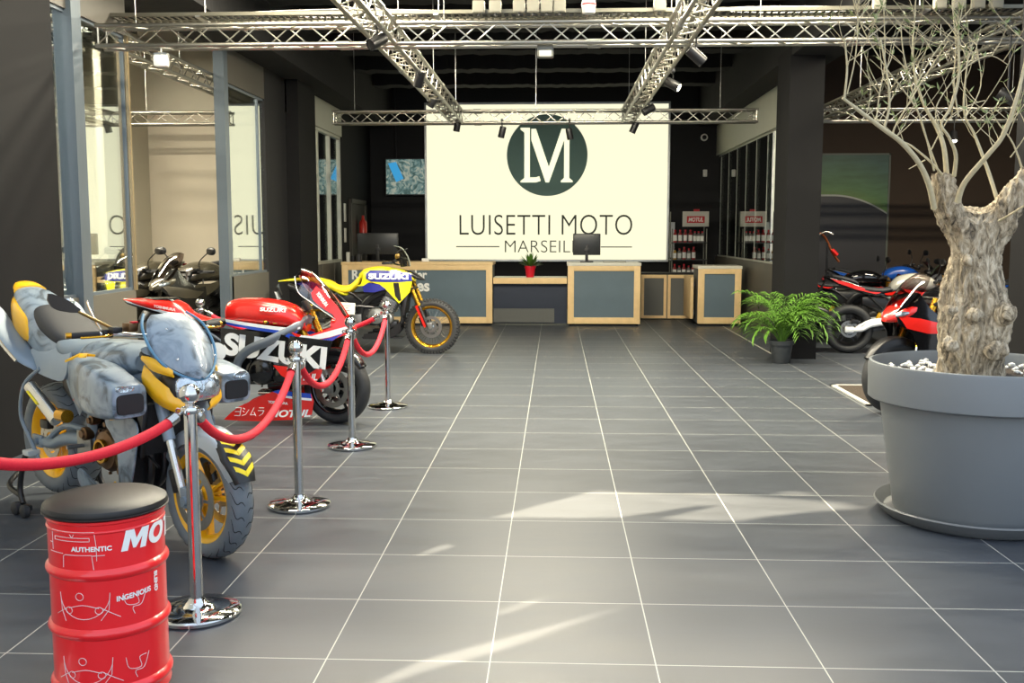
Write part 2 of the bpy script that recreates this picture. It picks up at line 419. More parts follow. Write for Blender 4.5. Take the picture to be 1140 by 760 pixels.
# ---------------------------------------------------------------- doors
d = struct(B('door_1', mat('door_dark', '26241f', .6), (XL, XL+.02, 18.25, 19.6, 0, 2.08)))
B('door_frame', mat('door_frame_dark', '3c3a33', .5), (XL, XL+.05, 18.17, 18.25, 0, 2.16), (XL, XL+.05, 19.6, 19.68, 0, 2.16), (XL, XL+.05, 18.17, 19.68, 2.08, 2.16), parent=d)

# ---------------------------------------------------------------- illuminated back wall sign
sign_white = mat('backlit_fabric', '55534a', .6, var=.0, emit='fffcd9', es=1.02)
sign_ink = mat('sign_dark_green', '7b9f98', .6, var=.02)
sign_txt = mat('sign_grey_letters', '555b50', .6, var=.02)
alu = mat('brushed_aluminium', 'c9c9c4', .32, 1.0, var=.05)
SY = 20.2
sg = thing('illuminated_sign', 'huge backlit cream wall sign with dark green round monogram and grey lettering', 'sign', (-.18, SY+.1, 1.0))
def sgp(o): o.parent = sg; o.matrix_parent_inverse = Matrix.Translation((.18, -SY-.1, -1.0)); return o
def attach(root, o):
    o.parent = root; o.matrix_parent_inverse = (Matrix.Translation(root.location) @ root.rotation_euler.to_matrix().to_4x4()).inverted(); return o
sgp(B('frame', alu, (-2.62, -2.58, SY-.02, SY+.16, 1.0, 4.08), (2.2, 2.24, SY-.02, SY+.16, 1.0, 4.08), (-2.62, 2.24, SY-.02, SY+.16, .97, 1.01), (-2.62, 2.24, SY-.02, SY+.16, 4.06, 4.1)))
sgp(B('fabric_face', sign_white, (-2.58, 2.2, SY, SY+.14, 1.01, 4.06)))
sgp(MB().lathe([(0, 0), (.80, 0), (.80, .006), (0, .006)], (-.18, SY-.004, 3.07), 'Y', 96).build('emblem_disc', sign_ink))
def front(x, z, y): return lambda u, v, w_: (x+u, y-w_, z+v)
# LM monogram as solid shapes
mono = mat('monogram_cream', 'fffbe8', .6, var=0, emit='fffcd9', es=1.0)
mb = MB()
def poly(mb, pts, x, z, s, y, th=.004):
    n = len(pts); P = [(x+a*s, y, z+b*s) for a, b in pts]+[(x+a*s, y-th, z+b*s) for a, b in pts]
    mb.add(P, [tuple(range(n)), tuple(range(n, 2*n))[::-1]]+[(i, (i+1) % n, n+(i+1) % n, n+i) for i in range(n)])
S_ = 1/57.0     # pattern drawn in photo pixels x3.17, circle radius 140 px -> .80 m
f_ = .80/140
def LMp(pts): return [((a-405), (552-b)) for a, b in pts]
poly(mb, LMp([(313, 458), (345, 458), (345, 628), (366, 628), (378, 624), (383, 640), (366, 645), (313, 645), (313, 640), (326, 630), (326, 474), (313, 464)]), -.18, 3.07, f_, SY-.005)
poly(mb, LMp([(350, 462), (366, 462), (411, 592), (455, 462), (490, 462), (490, 468), (482, 476), (482, 630), (494, 640), (494, 645), (453, 645), (453, 640), (464, 630), (464, 500), (412, 645), (400, 645), (350, 500)]), -.18, 3.07, f_, SY-.005)
sgp(mb.build('monogram', mono, smooth=0))
mb = MB(); mb.text('LUISETTI MOTO', front(-1.93, 1.50, SY), 3.45, .40, .006, bold=-.012, font_space=1.03)
mb.text('MARSEILLE', front(-1.02, 1.15, SY), 1.66, .24, .006, bold=-.014, font_space=1.02)
mb.bx(-2.0, -1.13, SY-.006, SY, 1.255, 1.275).bx(.90, 1.52, SY-.006, SY, 1.25, 1.27)
sgp(mb.build('lettering', sign_txt, smooth=0))
o = B('display_board', mat('pale_plastic', 'c9cdd0', .4), (2.26, 2.36, SY-.03, SY+.1, 1.05, 1.75)); tag(o, 'narrow pale board standing against right end of the big lit sign', 'board')

# ---------------------------------------------------------------- reception
pine = mat('pine_wood', 'e8c791', .5, var=.12, scale=12, bump=.1, bscale=60)
lam_w = mat('white_counter_top', 'd9d6c8', .35)
slate = mat('slate_blue_panel', '5d6e79', .7, var=.08, scale=5, bump=.1, bscale=90)
navy = mat('navy_panel', '20293b', .6, var=.08, scale=5)
greyp = mat('grey_panel', '5b5c59', .6)
white_ink = mat('white_letters', 'f2f2ee', .5, var=0)
def desk(x0, x1, y0, y1, z1, label, fw=.105, name='reception_desk', top=True):
    t = thing(name, label, 'desk', ((x0+x1)/2, (y0+y1)/2, 0))
    attach(t, MB().bx(x0, x0+fw, y0, y0+.05, .04, z1-.05, bev=.004).bx(x1-fw, x1, y0, y0+.05, .04, z1-.05, bev=.004)
           .bx(x0+fw, x1-fw, y0, y0+.05, .04, .04+fw, bev=.004).bx(x0+fw, x1-fw, y0, y0+.05, z1-.05-fw*.8, z1-.05, bev=.004).build('front_frame', pine))
    attach(t, MB().bx(x0+fw, x1-fw, y0+.02, y0+.045, .04+fw, z1-.05-fw*.8).build('front_panel', slate))
    for q_ in ((x0+.01, x0+.035), (x1-.035, x1-.01)): attach(t, MB().bx(q_[0], q_[1], y0+.05, y1, .04, z1-.05).build('side_panel', greyp))
    attach(t, MB().bx(x0+.03, x1-.03, y0+.04, y1-.02, 0, .04).build('plinth', black_wall))
    if top: attach(t, MB().bx(x0-.01, x1+.01, y0-.01, y1+.02, z1-.05, z1, bev=.006).build('top', lam_w if top == 1 else pine))
    return t
d1 = desk(-3.57, -1.05, 16.65, 17.4, 1.06, 'long reception desk with slate panel and white lettering, left of the room', top=2)
mb = MB(); Yd = 16.665
def dtext(s, x0, x1, z0, z1): mb.text(s, front(x0, z0, Yd), x1-x0, z1-z0, .01, bold=.03)
dtext('R', -3.40, -3.28, .77, .93); dtext('der', -2.40, -2.14, .77, .93); dtext('ees', -2.44, -2.10, .57, .71)
attach(d1, mb.build('lettering', white_ink, smooth=0))
d2 = desk(.2, 1.4, 16.65, 17.4, 1.05, 'middle reception desk with pine frame and slate blue panel under a monitor', top=1)
d3 = desk(2.36, 3.07, 16.75, 17.4, 1.0, 'narrow rightmost reception desk with pine frame beside the glass partition')
t = thing('low_counter', 'low counter with pine edge and navy panel between two taller desks', 'counter', (-.42, 17.1, 0))
attach(t, MB().bx(-1.04, .19, 16.72, 17.35, .76, .80).build('top', lam_w)); attach(t, MB().bx(-1.04, .19, 16.69, 16.72, .70, .80, bev=.003).build('front_edge', pine))
attach(t, MB().bx(-1.04, .19, 16.8, 16.84, .03, .76).build('front_panel', navy))
attach(t, MB().bx(-1.04, -.02, 16.77, 16.8, .05, .28).build('kick_panel', greyp))
t2 = thing('low_cabinet', 'pair of low pine framed cabinets with slate doors behind the counters', 'cabinet', (2.0, 18.2, 0))
attach(t2, MB().bx(1.5, 2.62, 18.03, 18.45, .02, .80).build('body', greyp)); attach(t2, MB().bx(1.48, 2.64, 18.0, 18.47, .80, .83).build('top', black_wall))
for x0, x1 in ((1.53, 1.98), (2.0, 2.55)):
    dr = attach(t2, MB().bx(x0, x0+.05, 18.0, 18.03, .02, .80).bx(x1-.05, x1, 18.0, 18.03, .02, .80).bx(x0+.05, x1-.05, 18.0, 18.03, .02, .07).bx(x0+.05, x1-.05, 18.0, 18.03, .74, .80).build('door', pine))
    pn = MB().bx(x0+.05, x1-.05, 18.01, 18.03, .07, .74).build('panel', slate); pn.parent = dr; pn.matrix_parent_inverse = (Matrix.Translation(t2.location)).inverted()
t3 = thing('swing_gate', 'open pine gate leaf hinged at the side of narrow right desk', 'gate', (2.32, 17.3, 0))
attach(t3, MB().bx(2.27, 2.32, 17.0, 17.9, .10, .80, bev=.004).build('leaf', pine)); attach(t3, MB().bx(2.32, 2.345, 17.02, 17.06, .16, .24).bx(2.32, 2.345, 17.02, 17.06, .64, .72).build('hinge', mat('steel_dark', '55565a', .35, 1)))

black_pl = mat('black_plastic', '18191b', .45, var=.1)
screen_off = mat('screen_back', '2c2d2c', .3, var=.05)
def monitor(x, y, z, wd, h, label):
    t = thing('computer_monitor', label, 'monitor', (x, y, z))
    m = MB(Matrix.Translation((x, y, z))); m.box((0, 0, .12+h/2), (wd, .03, h), .01); attach(t, m.build('housing', black_pl))
    m = MB(Matrix.Translation((x, y, z))); m.box((0, -.016, .12+h/2), (wd*.94, .006, h*.9), .002); attach(t, m.build('back_shell', screen_off))
    m = MB(Matrix.Translation((x, y, z))); m.box((0, -.02, .14), (.05, .02, .28), .004).box((0, 0, .01), (.22, .16, .018), .006).box((0, -.025, .2), (.09, .02, .06), .004); attach(t, m.build('stand', black_pl))
monitor(-3.02, 17.0, 1.06, .70, .36, 'wide black computer monitor standing on the long left desk')
monitor(.52, 17.0, 1.05, .46, .36, 'square black computer monitor standing on middle desk before the lit sign')
o = MB().box((.98, 16.85, 1.062), (.38, .15, .024), .006).build('keyboard', mat('pale_keys', '9c9c90', .5)); tag(o, 'flat grey keyboard lying on the middle reception desk', 'keyboard')
o = MB().box((-2.18, 16.8, 1.09), (.12, .08, .055), .008).build('card_box', white_ink); tag(o, 'small white card box on the long left desk', 'box')
for i, (x, h, c, l) in enumerate(((-3.48, .16, 'c2c2b8', 'grey pen cup at far left end of long desk'), (-3.40, .10, '111111', 'low black desk tray beside the pen cup'), (-3.30, .13, '2b2b2b', 'dark card terminal before wide monitor'))):
    o = MB().lathe([(0, 0), (.03+.012*i, 0), (.035+.012*i, h), (.028+.012*i, h), (.026+.01*i, .01)], (x, 16.75, 1.06), n=16).build(('pen_cup', 'desk_tray', 'card_terminal')[i], mat('item%d' % i, c, .4)); tag(o, l, ('cup', 'tray', 'terminal')[i])
# little red pot
t = thing('potted_plant', 'small leafy plant in a red pot on the low counter', 'plant', (-.43, 16.95, .8))
red_pl = mat('red_plastic', 'd0122a', .35)
attach(t, MB().lathe([(0, 0), (.065, 0), (.085, .15), (.095, .15), (.095, .19), (.085, .19), (.08, .16), (0, .16)], (-.43, 16.95, .8), n=24).build('pot', red_pl))
leaf_m = mat('leaf_green', '4f7a2a', .5, var=.3, scale=20)
mb = MB()
for i in range(110):
    a = random.uniform(0, 2*PI); e = random.uniform(.15, 1.5); L_ = random.uniform(.12, .29)
    p = Vector((-.43, 16.95, .97)); d_ = Vector((math.cos(a)*math.cos(e), math.sin(a)*math.cos(e), math.sin(e))); s_ = d_.cross(Vector((0, 0, 1))).normalized()*.022
    q = p+d_*L_; mb.add([p, p+d_*L_*.55+s_, q, p+d_*L_*.55-s_], [(0, 1, 2, 3)])
attach(t, mb.build('leaves', leaf_m))

# TV
t = thing('wall_television', 'television hanging on black back wall left of lit sign', 'television', (-3.01, 20.25, 2.31))
attach(t, B('housing', black_pl, (-3.42, -2.6, 20.22, 20.3, 2.29, 3.02)))
m = bpy.data.materials.new('tv_picture'); m.use_nodes = True; n = m.node_tree.nodes; L = m.node_tree.links; p = n['Principled BSDF']
tc = n.new('ShaderNodeTexCoord'); nz = n.new('ShaderNodeTexNoise'); nz.inputs['Scale'].default_value = 7; nz.inputs['Detail'].default_value = 6; nz.inputs['Distortion'].default_value = 2; L.new(tc.outputs['Object'], nz.inputs['Vector'])
cr = n.new('ShaderNodeValToRGB'); cr.color_ramp.elements[0].position = .38; cr.color_ramp.elements[0].color = (*srgb('3f5a55'), 1); cr.color_ramp.elements[1].color = (*srgb('b3b7a4'), 1); cr.color_ramp.elements[1].position = .62
e2 = cr.color_ramp.elements.new(.5); e2.color = (*srgb('6f8f8c'), 1)
L.new(nz.outputs['Fac'], cr.inputs[0]); L.new(cr.outputs[0], p.inputs['Emission Color']); p.inputs['Emission Strength'].default_value = .75; p.inputs['Base Color'].default_value = (0, 0, 0, 1)
mb = MB(); poly(mb, [(-3.36, 2.92), (-3.20, 2.95), (-3.05, 2.62), (-3.20, 2.55)], 0, 0, 1, 20.212, .002); attach(t, mb.build('picture_pool', mat('tv_blue', '000000', .5, emit='3aa0d8', es=.9), smooth=0))
attach(t, B('screen', m, (-3.4, -2.62, 20.212, 20.22, 2.31, 3.0)))
attach(t, MB().tube([(-3.2, 20.26, 3.02), (-3.21, 20.26, 4.4)], .012).build('cable', black_pl))
# security devices
wp = mat('white_plastic', 'd6d6d0', .4)
t = thing('dome_camera', 'small round white security camera high on right black wall', 'camera', (2.93, 20.38, 3.42)); attach(t, MB().lathe([(0, 0), (.07, 0), (.07, .04), (0, .05)], (2.93, 20.38, 3.42), (0, -1, 0), 24).build('mount', wp)); attach(t, MB().lathe([(.045, 0), (.04, .03), (.02, .045), (0, .05)], (2.93, 20.335, 3.42), (0, -1, 0), 20).build('lens', black_pl))
o = MB().box((2.96, 20.36, 2.72), (.08, .06, .14), .015).build('motion_detector', wp); tag(o, 'white motion detector on right black wall below round camera', 'detector')
o = MB().lathe([(0, 0), (.07, 0), (.075, .03), (.075, .38), (.03, .45), (.02, .52), (0, .52)], (XL+.12, 18.9, 1.35), n=20).build('fire_extinguisher', mat('red_gloss', 'c03028', .3)); tag(o, 'red fire extinguisher hanging by the dark left door', 'extinguisher')
o = MB().box((XL+.01, 17.8, 1.9), (.02, .12, .32), .005).box((XL+.01, 17.8, 1.5), (.02, .12, .25), .005).build('switch_panel', wp); tag(o, 'pale switch panel on left wall before dark door', 'switch')

# product rack
chrome = mat('chrome', 'dcdcdc', .06, 1.0, var=.02)
rack = thing('display_rack', 'black wire rack of oil bottles topped by a header board', 'rack', (2.57, 19.7, 0))
mb = MB()
for x in (2.24, 2.90):
    for y in (19.55, 19.9): mb.tube([(x, y, 0), (x, y, 1.95 if y > 19.7 else 1.62)], .012)
attach(rack, mb.build('upright', mat('rack_grey', '8c8c84', .4, .6)))
for z in (1.36, 1.03, .70, .35): attach(rack, B('shelf', black_pl, (2.22, 2.92, 19.53, 19.92, z-.02, z)))
hb = attach(rack, B('header_board', mat('board_white', 'cfcac0', .5), (2.44, 2.94, 19.59, 19.62, 1.66, 1.95)))
x_ = attach(rack, MB().bx(2.52, 2.86, 19.582, 19.59, 1.73, 1.86).build('header_plate', mat('motul_red', 'c21a24', .5)))
x_ = attach(rack, MB().text('MOTUL', front(2.55, 1.755, 19.582), .28, .08, .004, bold=.03, shear=.2).build('header_lettering', white_ink, smooth=0))
attach(rack, B('header_tab', mat('motul_red', 'c21a24'), (2.65, 2.76, 19.595, 19.615, 1.95, 1.99)))
def bottle(c, capc, h, r, name='oil_bottle'):
    t = thing(name, 'x', 'bottle')
    MB().lathe([(0, 0), (r, 0), (r*1.02, .01), (r, h*.68), (r*.45, h*.82), (r*.42, h*.86), (0, h*.86)], n=12).build('body', c, t)
    MB().lathe([(0, h*.86), (r*.5, h*.86), (r*.5, h), (0, h)], n=12).build('cap', capc, t)
    MB().lathe([(r*1.03, h*.12), (r*1.03, h*.58)], n=12).build('label', white_ink, t, fix=False)
    return t
b_red = bottle(mat('bottle_red', '8e1f24', .35), red_pl, .24, .036); b_gr = bottle(mat('bottle_grey', '6f6f6a', .35), red_pl, .21, .034); b_gold = bottle(mat('bottle_gold', 'b08a3a', .35), black_pl, .21, .034)
used = set()
def put(src, x, y, z, label, group):
    o = src if src.name not in used else copy_tree(src)
    used.add(src.name); o.location = (x, y, z); o['label'] = label; o['group'] = group
ORD = ('first', 'second', 'third', 'fourth', 'fifth')
for i in range(4): put(b_red, 2.30+.098*i, 19.59, 1.36, 'red oil bottle on the top rack shelf, %s from the left' % ORD[i], 'red bottles on top rack shelf')
for i in range(3): put(b_gr, 2.68+.07*i, 19.59, 1.36, 'grey oil bottle with red cap on the top rack shelf, ' + ('nearest the red ones', 'middle of three', 'rightmost of three')[i], 'grey bottles on top rack shelf')
put(b_gold, 2.30, 19.59, 1.03, 'gold oil bottle at left end of the middle rack shelf', 'gold bottles on middle rack shelf')
for i in range(4): put(b_red if i % 2 else b_gr, 2.39+.09*i, 19.59, 1.03, '%s oil bottle on middle rack shelf, %s to the right of the gold one' % (('grey', 'red')[i % 2], ORD[i]), 'bottles on middle rack shelf')
for i in range(5): put(b_gr if i % 2 else b_red, 2.3+.09*i, 19.59, .70, '%s oil bottle on the lowest visible rack shelf, %s from the left' % (('red', 'grey')[i % 2], ORD[i]), 'bottles on lowest visible rack shelf')

# mural
m = bpy.data.materials.new('track_mural'); m.use_nodes = True; n = m.node_tree.nodes; L = m.node_tree.links; p = n['Principled BSDF']; p.inputs['Roughness'].default_value = .5
geo = n.new('ShaderNodeNewGeometry'); sep = n.new('ShaderNodeSeparateXYZ'); L.new(geo.outputs['Position'], sep.inputs[0])
nz = n.new('ShaderNodeTexNoise'); nz.inputs['Scale'].default_value = 3; nz.inputs['Detail'].default_value = 8
mp = n.new('ShaderNodeMapping'); mp.inputs['Scale'].default_value = (1, 1, 5); L.new(geo.outputs['Position'], mp.inputs[0]); L.new(mp.outputs[0], nz.inputs[0])
def mth(op, a, b=None, c=None):
    k = n.new('ShaderNodeMath'); k.operation = op
    for i, q in enumerate((a, b, c)):
        if q is None: continue
        if isinstance(q, (int, float)): k.inputs[i].default_value = q
        else: L.new(q, k.inputs[i])
    return k.outputs[0]
# track edge height falls with x:  z = 2.18 - .11*max(0,(x-4.3))^2
e_ = mth('MAXIMUM', mth('SUBTRACT', sep.outputs[0], 4.7), 0); edge = mth('SUBTRACT', 2.16, mth('MULTIPLY', mth('MULTIPLY', e_, e_), .36))
dz = mth('SUBTRACT', sep.outputs[2], edge)
cr = n.new('ShaderNodeValToRGB'); cr.color_ramp.elements[0].position = 0; cr.color_ramp.elements[0].color = (*srgb('6b8436'), 1); cr.color_ramp.elements[1].position = .9; cr.color_ramp.elements[1].color = (*srgb('3e5a50'), 1)
e3 = cr.color_ramp.elements.new(.3); e3.color = (*srgb('4d6f3e'), 1)
L.new(mth('ADD', mth('MULTIPLY', nz.outputs['Fac'], .25), mth('MULTIPLY', dz, 1.0)), cr.inputs[0])
scl = n.new('ShaderNodeVectorMath'); scl.operation = 'SCALE'; L.new(cr.outputs[0], scl.inputs[0]); L.new(mth('ADD', nz.outputs['Fac'], .5), scl.inputs['Scale'])
mx = n.new('ShaderNodeMix'); mx.data_type = 'RGBA'; L.new(mth('LESS_THAN', dz, .03), mx.inputs['Factor']); L.new(scl.outputs[0], mx.inputs['A']); mx.inputs['B'].default_value = (*srgb('a5a59a'), 1)
mx2 = n.new('ShaderNodeMix'); mx2.data_type = 'RGBA'; L.new(mth('LESS_THAN', dz, 0), mx2.inputs['Factor']); L.new(mx.outputs['Result'], mx2.inputs['A']); mx2.inputs['B'].default_value = (*srgb('2e2b2d'), 1)
L.new(mx2.outputs['Result'], p.inputs['Base Color'])
t = thing('racetrack_mural', 'large framed photo mural of a green racetrack bend on right wall', 'mural', (4.55, 17.45, .6)); attach(t, B('print', m, (3.35, 5.62, 17.45, 17.48, .6, 2.85)))
attach(t, B('frame', mat('mural_frame', '5d6055', .5), (5.62, 5.65, 17.44, 17.49, .57, 2.88), (3.35, 5.65, 17.44, 17.49, 2.85, 2.88), (3.35, 5.65, 17.44, 17.49, .57, .6)))

# floor mat in metal frame
t = thing('entrance_mat', 'brown mat set in pale metal floor frame beside front wheel of right red motorcycle', 'mat', (3.12, 9.65, 0))
x0, x1, y0, y1 = 2.80, 3.45, 9.03, 10.26
attach(t, B('mat_surface', mat('coir_mat', '3f352b', .95, bump=.8, bscale=400), (x0+.05, x1-.05, y0+.05, y1-.05, 0, .008)))
attach(t, B('frame', mat('frame_pale_metal', 'c9c9c2', .5, .3), (x0, x0+.05, y0, y1, 0, .012), (x1-.05, x1, y0, y1, 0, .012), (x0, x1, y0, y0+.05, 0, .012), (x0, x1, y1-.05, y1, 0, .012)))

# ---------------------------------------------------------------- trusses
tr_m = mat('truss_aluminium', 'a8a59b', .33, 1.0, var=.06)
def truss(a, b, label, s=.158, per=.19, group=None):
    a = Vector(a); b = Vector(b); d = b-a; Ln = d.length; x = d/Ln; z = Vector((0, 0, 1)); y = z.cross(x).normalized(); z = x.cross(y)
    M = Matrix((x, y, z)).transposed().to_4x4(); M.translation = a
    t = thing('lighting_truss', label, 'truss', tuple(a), 0, group)
    h = s/2
    for sy in (-h, h):
        for sz in (-h, h): attach(t, MB(M).tube([(0, sy, sz), (Ln, sy, sz)], .0175, 10).build('chord', tr_m))
    mb = MB(M); n_ = max(2, int(Ln/per)); st = Ln/n_
    for i in range(n_):
        x0, x1 = i*st, (i+1)*st; u = 1 if i % 2 else -1
        for sy, q in ((-h, 1), (h, -1)): mb.tube([(x0, sy, h*u*q), (x1, sy, -h*u*q)], .006, 6)
        for sz, q in ((-h, 1), (h, -1)): mb.tube([(x0, h*u*q, sz), (x1, -h*u*q, sz)], .006, 6)
    for xx in (0.02, Ln-.02):
        for c in ((-h, -h, -h, h), (-h, h, h, h), (h, h, h, -h), (h, -h, -h, -h)): mb.tube([(xx, c[0], c[1]), (xx, c[2], c[3])], .008, 6)
    attach(t, mb.build('lattice', tr_m))
    for j in range(1, int(Ln/2)):
        for sy in (-h, h):
            for sz in (-h, h): attach(t, MB(M).tube([(j*2-.05, sy, sz), (j*2+.05, sy, sz)], .023, 10).build('coupler', tr_m))
    for j in range(int(Ln/2.5)+1):
        q = M @ Vector((min(Ln-.1, .3+j*2.5), 0, 0)); 
        if q.y > 5.8: attach(t, MB(M).tube([(min(Ln-.1, .3+j*2.5), 0, h), (min(Ln-.1, .3+j*2.5), 0, min(4.5-a.z, 1.34)-.005)], .003, 5).build('suspension_wire', alu))
    return t
ZT = 3.12
truss((XL+.05, 8.2, ZT), (6.6, 8.2, ZT), 'near silver lighting truss crossing the whole showroom from side to side')
truss((-8.5, 8.2, ZT), (XL-.25, 8.2, ZT), 'silver cross truss in left glazed room, nearer one')
truss((-3.08, 14, ZT), (2.72, 14, ZT), 'far silver truss crossing in front of the big lit sign')
truss((-6.0, 14, ZT), (XL-.2, 14, ZT), 'silver cross truss in left glazed room, farther one by beige wall')
truss((3.3, 14, ZT), (7.0, 14, ZT), 'silver cross truss over parked motorcycles at right, behind the olive tree')
truss((-1.36, 3.5, ZT+.0), (-1.36, 13.88, ZT), 'long silver truss running toward sign, left one above the aisle')
truss((.97, 3.5, ZT), (.97, 13.88, ZT), 'long silver truss running toward sign, right one above the aisle')
truss((-3.98, 7.9, 3.25), (-3.98, 13.85, 3.25), 'long silver truss inside the left glazed room running away')
truss((3.62, 4.6, ZT+.02), (3.62, 13.88, ZT+.02), 'long silver truss at right passing behind the olive branches')

# cable tray and junction boxes
tray = thing('cable_tray', 'perforated galvanised cable tray running above the near truss', 'cable tray', (0, 8.7, 3.352))
mb = MB()
mb.bx(-4.6, 6.4, 8.52, 8.525, 3.352, 3.382).bx(-4.6, 6.4, 8.875, 8.88, 3.352, 3.382)
mb.bx(-4.6, 6.4, 8.52, 8.55, 3.352, 3.355).bx(-4.6, 6.4, 8.85, 8.88, 3.352, 3.355).bx(-4.6, 6.4, 8.68, 8.72, 3.352, 3.355)
x = -4.6
while x < 6.4: mb.bx(x, x+.022, 8.55, 8.68, 3.352, 3.355).bx(x+.03, x+.052, 8.72, 8.85, 3.352, 3.355); x += .06
attach(tray, mb.build('perforated_trough', mat('galvanised', '7d7a6d', .45, .9, var=.1)))
mb = MB()
for i in range(5): mb.tube([(-4.5+j*.9, 8.6+.05*i+random.uniform(-.03, .03), 3.372+random.uniform(0, .03)) for j in range(12)], .009, 6, 4)
attach(tray, mb.build('cables', black_pl))
for x in (-3, -1, 1, 3, 5): attach(tray, MB().tube([(x, 8.7, 3.347), (x, 8.7, 4.495)], .006, 6).bx(x-.02, x+.02, 8.5, 8.9, 3.337, 3.352).build('hanger', alu))
jb = mat('box_grey_white', '9d9a8c', .5)
def jbox(x, label, y=8.485, z=3.392, c=jb):
    t = thing('junction_box', label, 'junction box', (x, y, z), 0, 'junction boxes on the cable tray')
    MB().box((0, 0, 0), (.10, .06, .10), .01).build('box', c, t); MB().box((0, -.033, 0), (.085, .008, .085), .003).build('lid', c, t)
    MB().tube([(0, 0, -.05), (.0, 0, -.07)], .012).build('cable_gland', black_pl, t)
for px, l in ((533, 'pale junction box on cable tray, leftmost of the row over the sign'), (551, 'pale junction box on tray, second in the row over the sign'), (577, 'pale junction box on tray, third in row over the sign'), (592, 'pale junction box on tray, fourth in row over the sign'), (607, 'pale junction box on tray, fifth in row over the sign'), (621, 'pale junction box on tray, last in row over the sign'),
              (729, 'single pale junction box on tray left of the right long truss'), (962, 'pale junction box on tray above left side of the olive branches'), (1026, 'pale junction box on tray above olive tree, first of four close together'), (1046, 'pale junction box on tray above olive tree, second of four close together'), (1066, 'pale junction box on tray above olive tree, third of four close together'), (1085, 'pale junction box on tray above olive tree, last of four close together')):
    jbox((px-618)*8.45/1117+.0, l)
t = thing('smoke_sounder', 'round grey alarm sounder among the boxes on the cable tray', 'alarm', (.26, 8.47, 3.40)); attach(t, MB().lathe([(0, .06), (.05, .06), (.06, 0), (.05, -.07), (0, -.08)], (.26, 8.47, 3.40), n=20).build('body', wp)); attach(t, MB().lathe([(.062, .005), (.062, -.005), (.05, -.012)], (.26, 8.47, 3.40), n=20).build('red_ring', red_pl))
t = thing('emergency_light', 'grey emergency light box under the middle of the near truss', 'light', (-.09, 8.2, 3.0)); attach(t, MB().box((-.09, 8.2, 2.985), (.13, .09, .1), .012).build('housing', mat('grey_pl', '77776f', .4))); attach(t, MB().box((-.09, 8.16, 2.96), (.1, .03, .05), .006).build('lens', mat('lens_clear', 'b9b9b0', .15)))
t = thing('wireless_box', 'white rounded wireless box hanging from the near truss at left', 'box', (-3.2, 8.2, 2.95)); attach(t, MB().box((-3.2, 8.2, 2.94), (.12, .08, .12), .03).build('housing', wp)); attach(t, MB().tube([(-3.2, 8.2, 3.0), (-3.2, 8.2, 3.03)], .006).build('rod', wp))

# spotlights
sp_m = mat('spot_black', '141416', .4); lit_m = mat('lit_lens', 'fff4dc', .5, emit='fff1d0', es=14); unlit_m = mat('lens_dark', '303030', .2)
def spot(p, aim, lit, label, r=.045, L_=.15, zt=3.07):
    p = Vector(p); d = (Vector(aim)-p).normalized()
    t = thing('spotlight', label, 'spotlight', tuple(p), 0, None)
    attach(t, MB().lathe([(0, -L_/2), (r*.9, -L_/2), (r, -L_/2+.01), (r, L_/2), (r*.85, L_/2), (r*.8, L_/2-.012), (0, L_/2-.012)], tuple(p), tuple(d), 20).build('can', sp_m))
    attach(t, MB().lathe([(0, 0), (r*.78, 0), (r*.78, .004), (0, .006)], tuple(p+d*(L_/2-.008)), tuple(d), 20).build('lens', lit_m if lit else unlit_m))
    attach(t, MB().tube([p, (p.x, p.y, (p.z+zt)/2), (p.x, p.y, zt)], .008).box((p.x, p.y, zt), (.03, .1, .03), .004).build('bracket', sp_m))
    if lit: lamp_light(p+d*(L_/2+.01), p+d*3, lit)
for (px, py, Y, ax, ay, az, lit, l) in (
    (420, 46, 7.6, -.6, -.7, -.5, 0, 'black spotlight high on left long truss near its front'),
    (467, 88, 9.6, -.3, .3, -1, 0, 'black spotlight halfway along the left long truss'),
    (482, 112, 11.6, -.5, .2, -.8, 40, 'glowing spotlight on left long truss close to the lit sign'),
    (509, 140, 13.9, -.2, .2, -1, 0, 'black spotlight where the left long truss meets far truss'),
    (559, 147, 13.9, -.25, .2, -1, 0, 'black spotlight on the far truss left of the round monogram'),
    (634, 149, 13.9, .2, .2, -1, 0, 'black spotlight hanging over right edge of the round monogram'),
    (706, 142, 13.9, -.4, .1, -.9, 0, 'black spotlight where the right long truss meets far truss'),
    (775, 62, 7.9, .6, .1, -.5, 0, 'black spotlight high on right long truss near its front'),
    (749, 94, 9.8, .8, -.4, -.5, 45, 'glowing spotlight halfway along the right long truss'),
    (722, 122, 12.2, -.7, -.2, -.4, 0, 'small black spotlight farther along the right long truss'),
    (1062, 152, 13.9, -.1, -.5, -.9, 60, 'glowing spotlight under truss behind the olive tree'),
    (1122, 108, 8.0, .6, -.2, -.4, 30, 'glowing spotlight at far right beside the dark pier')):
    p = Vector(onpx(px, py, Y)); spot(p, p+Vector((ax, ay, az)), lit, l)
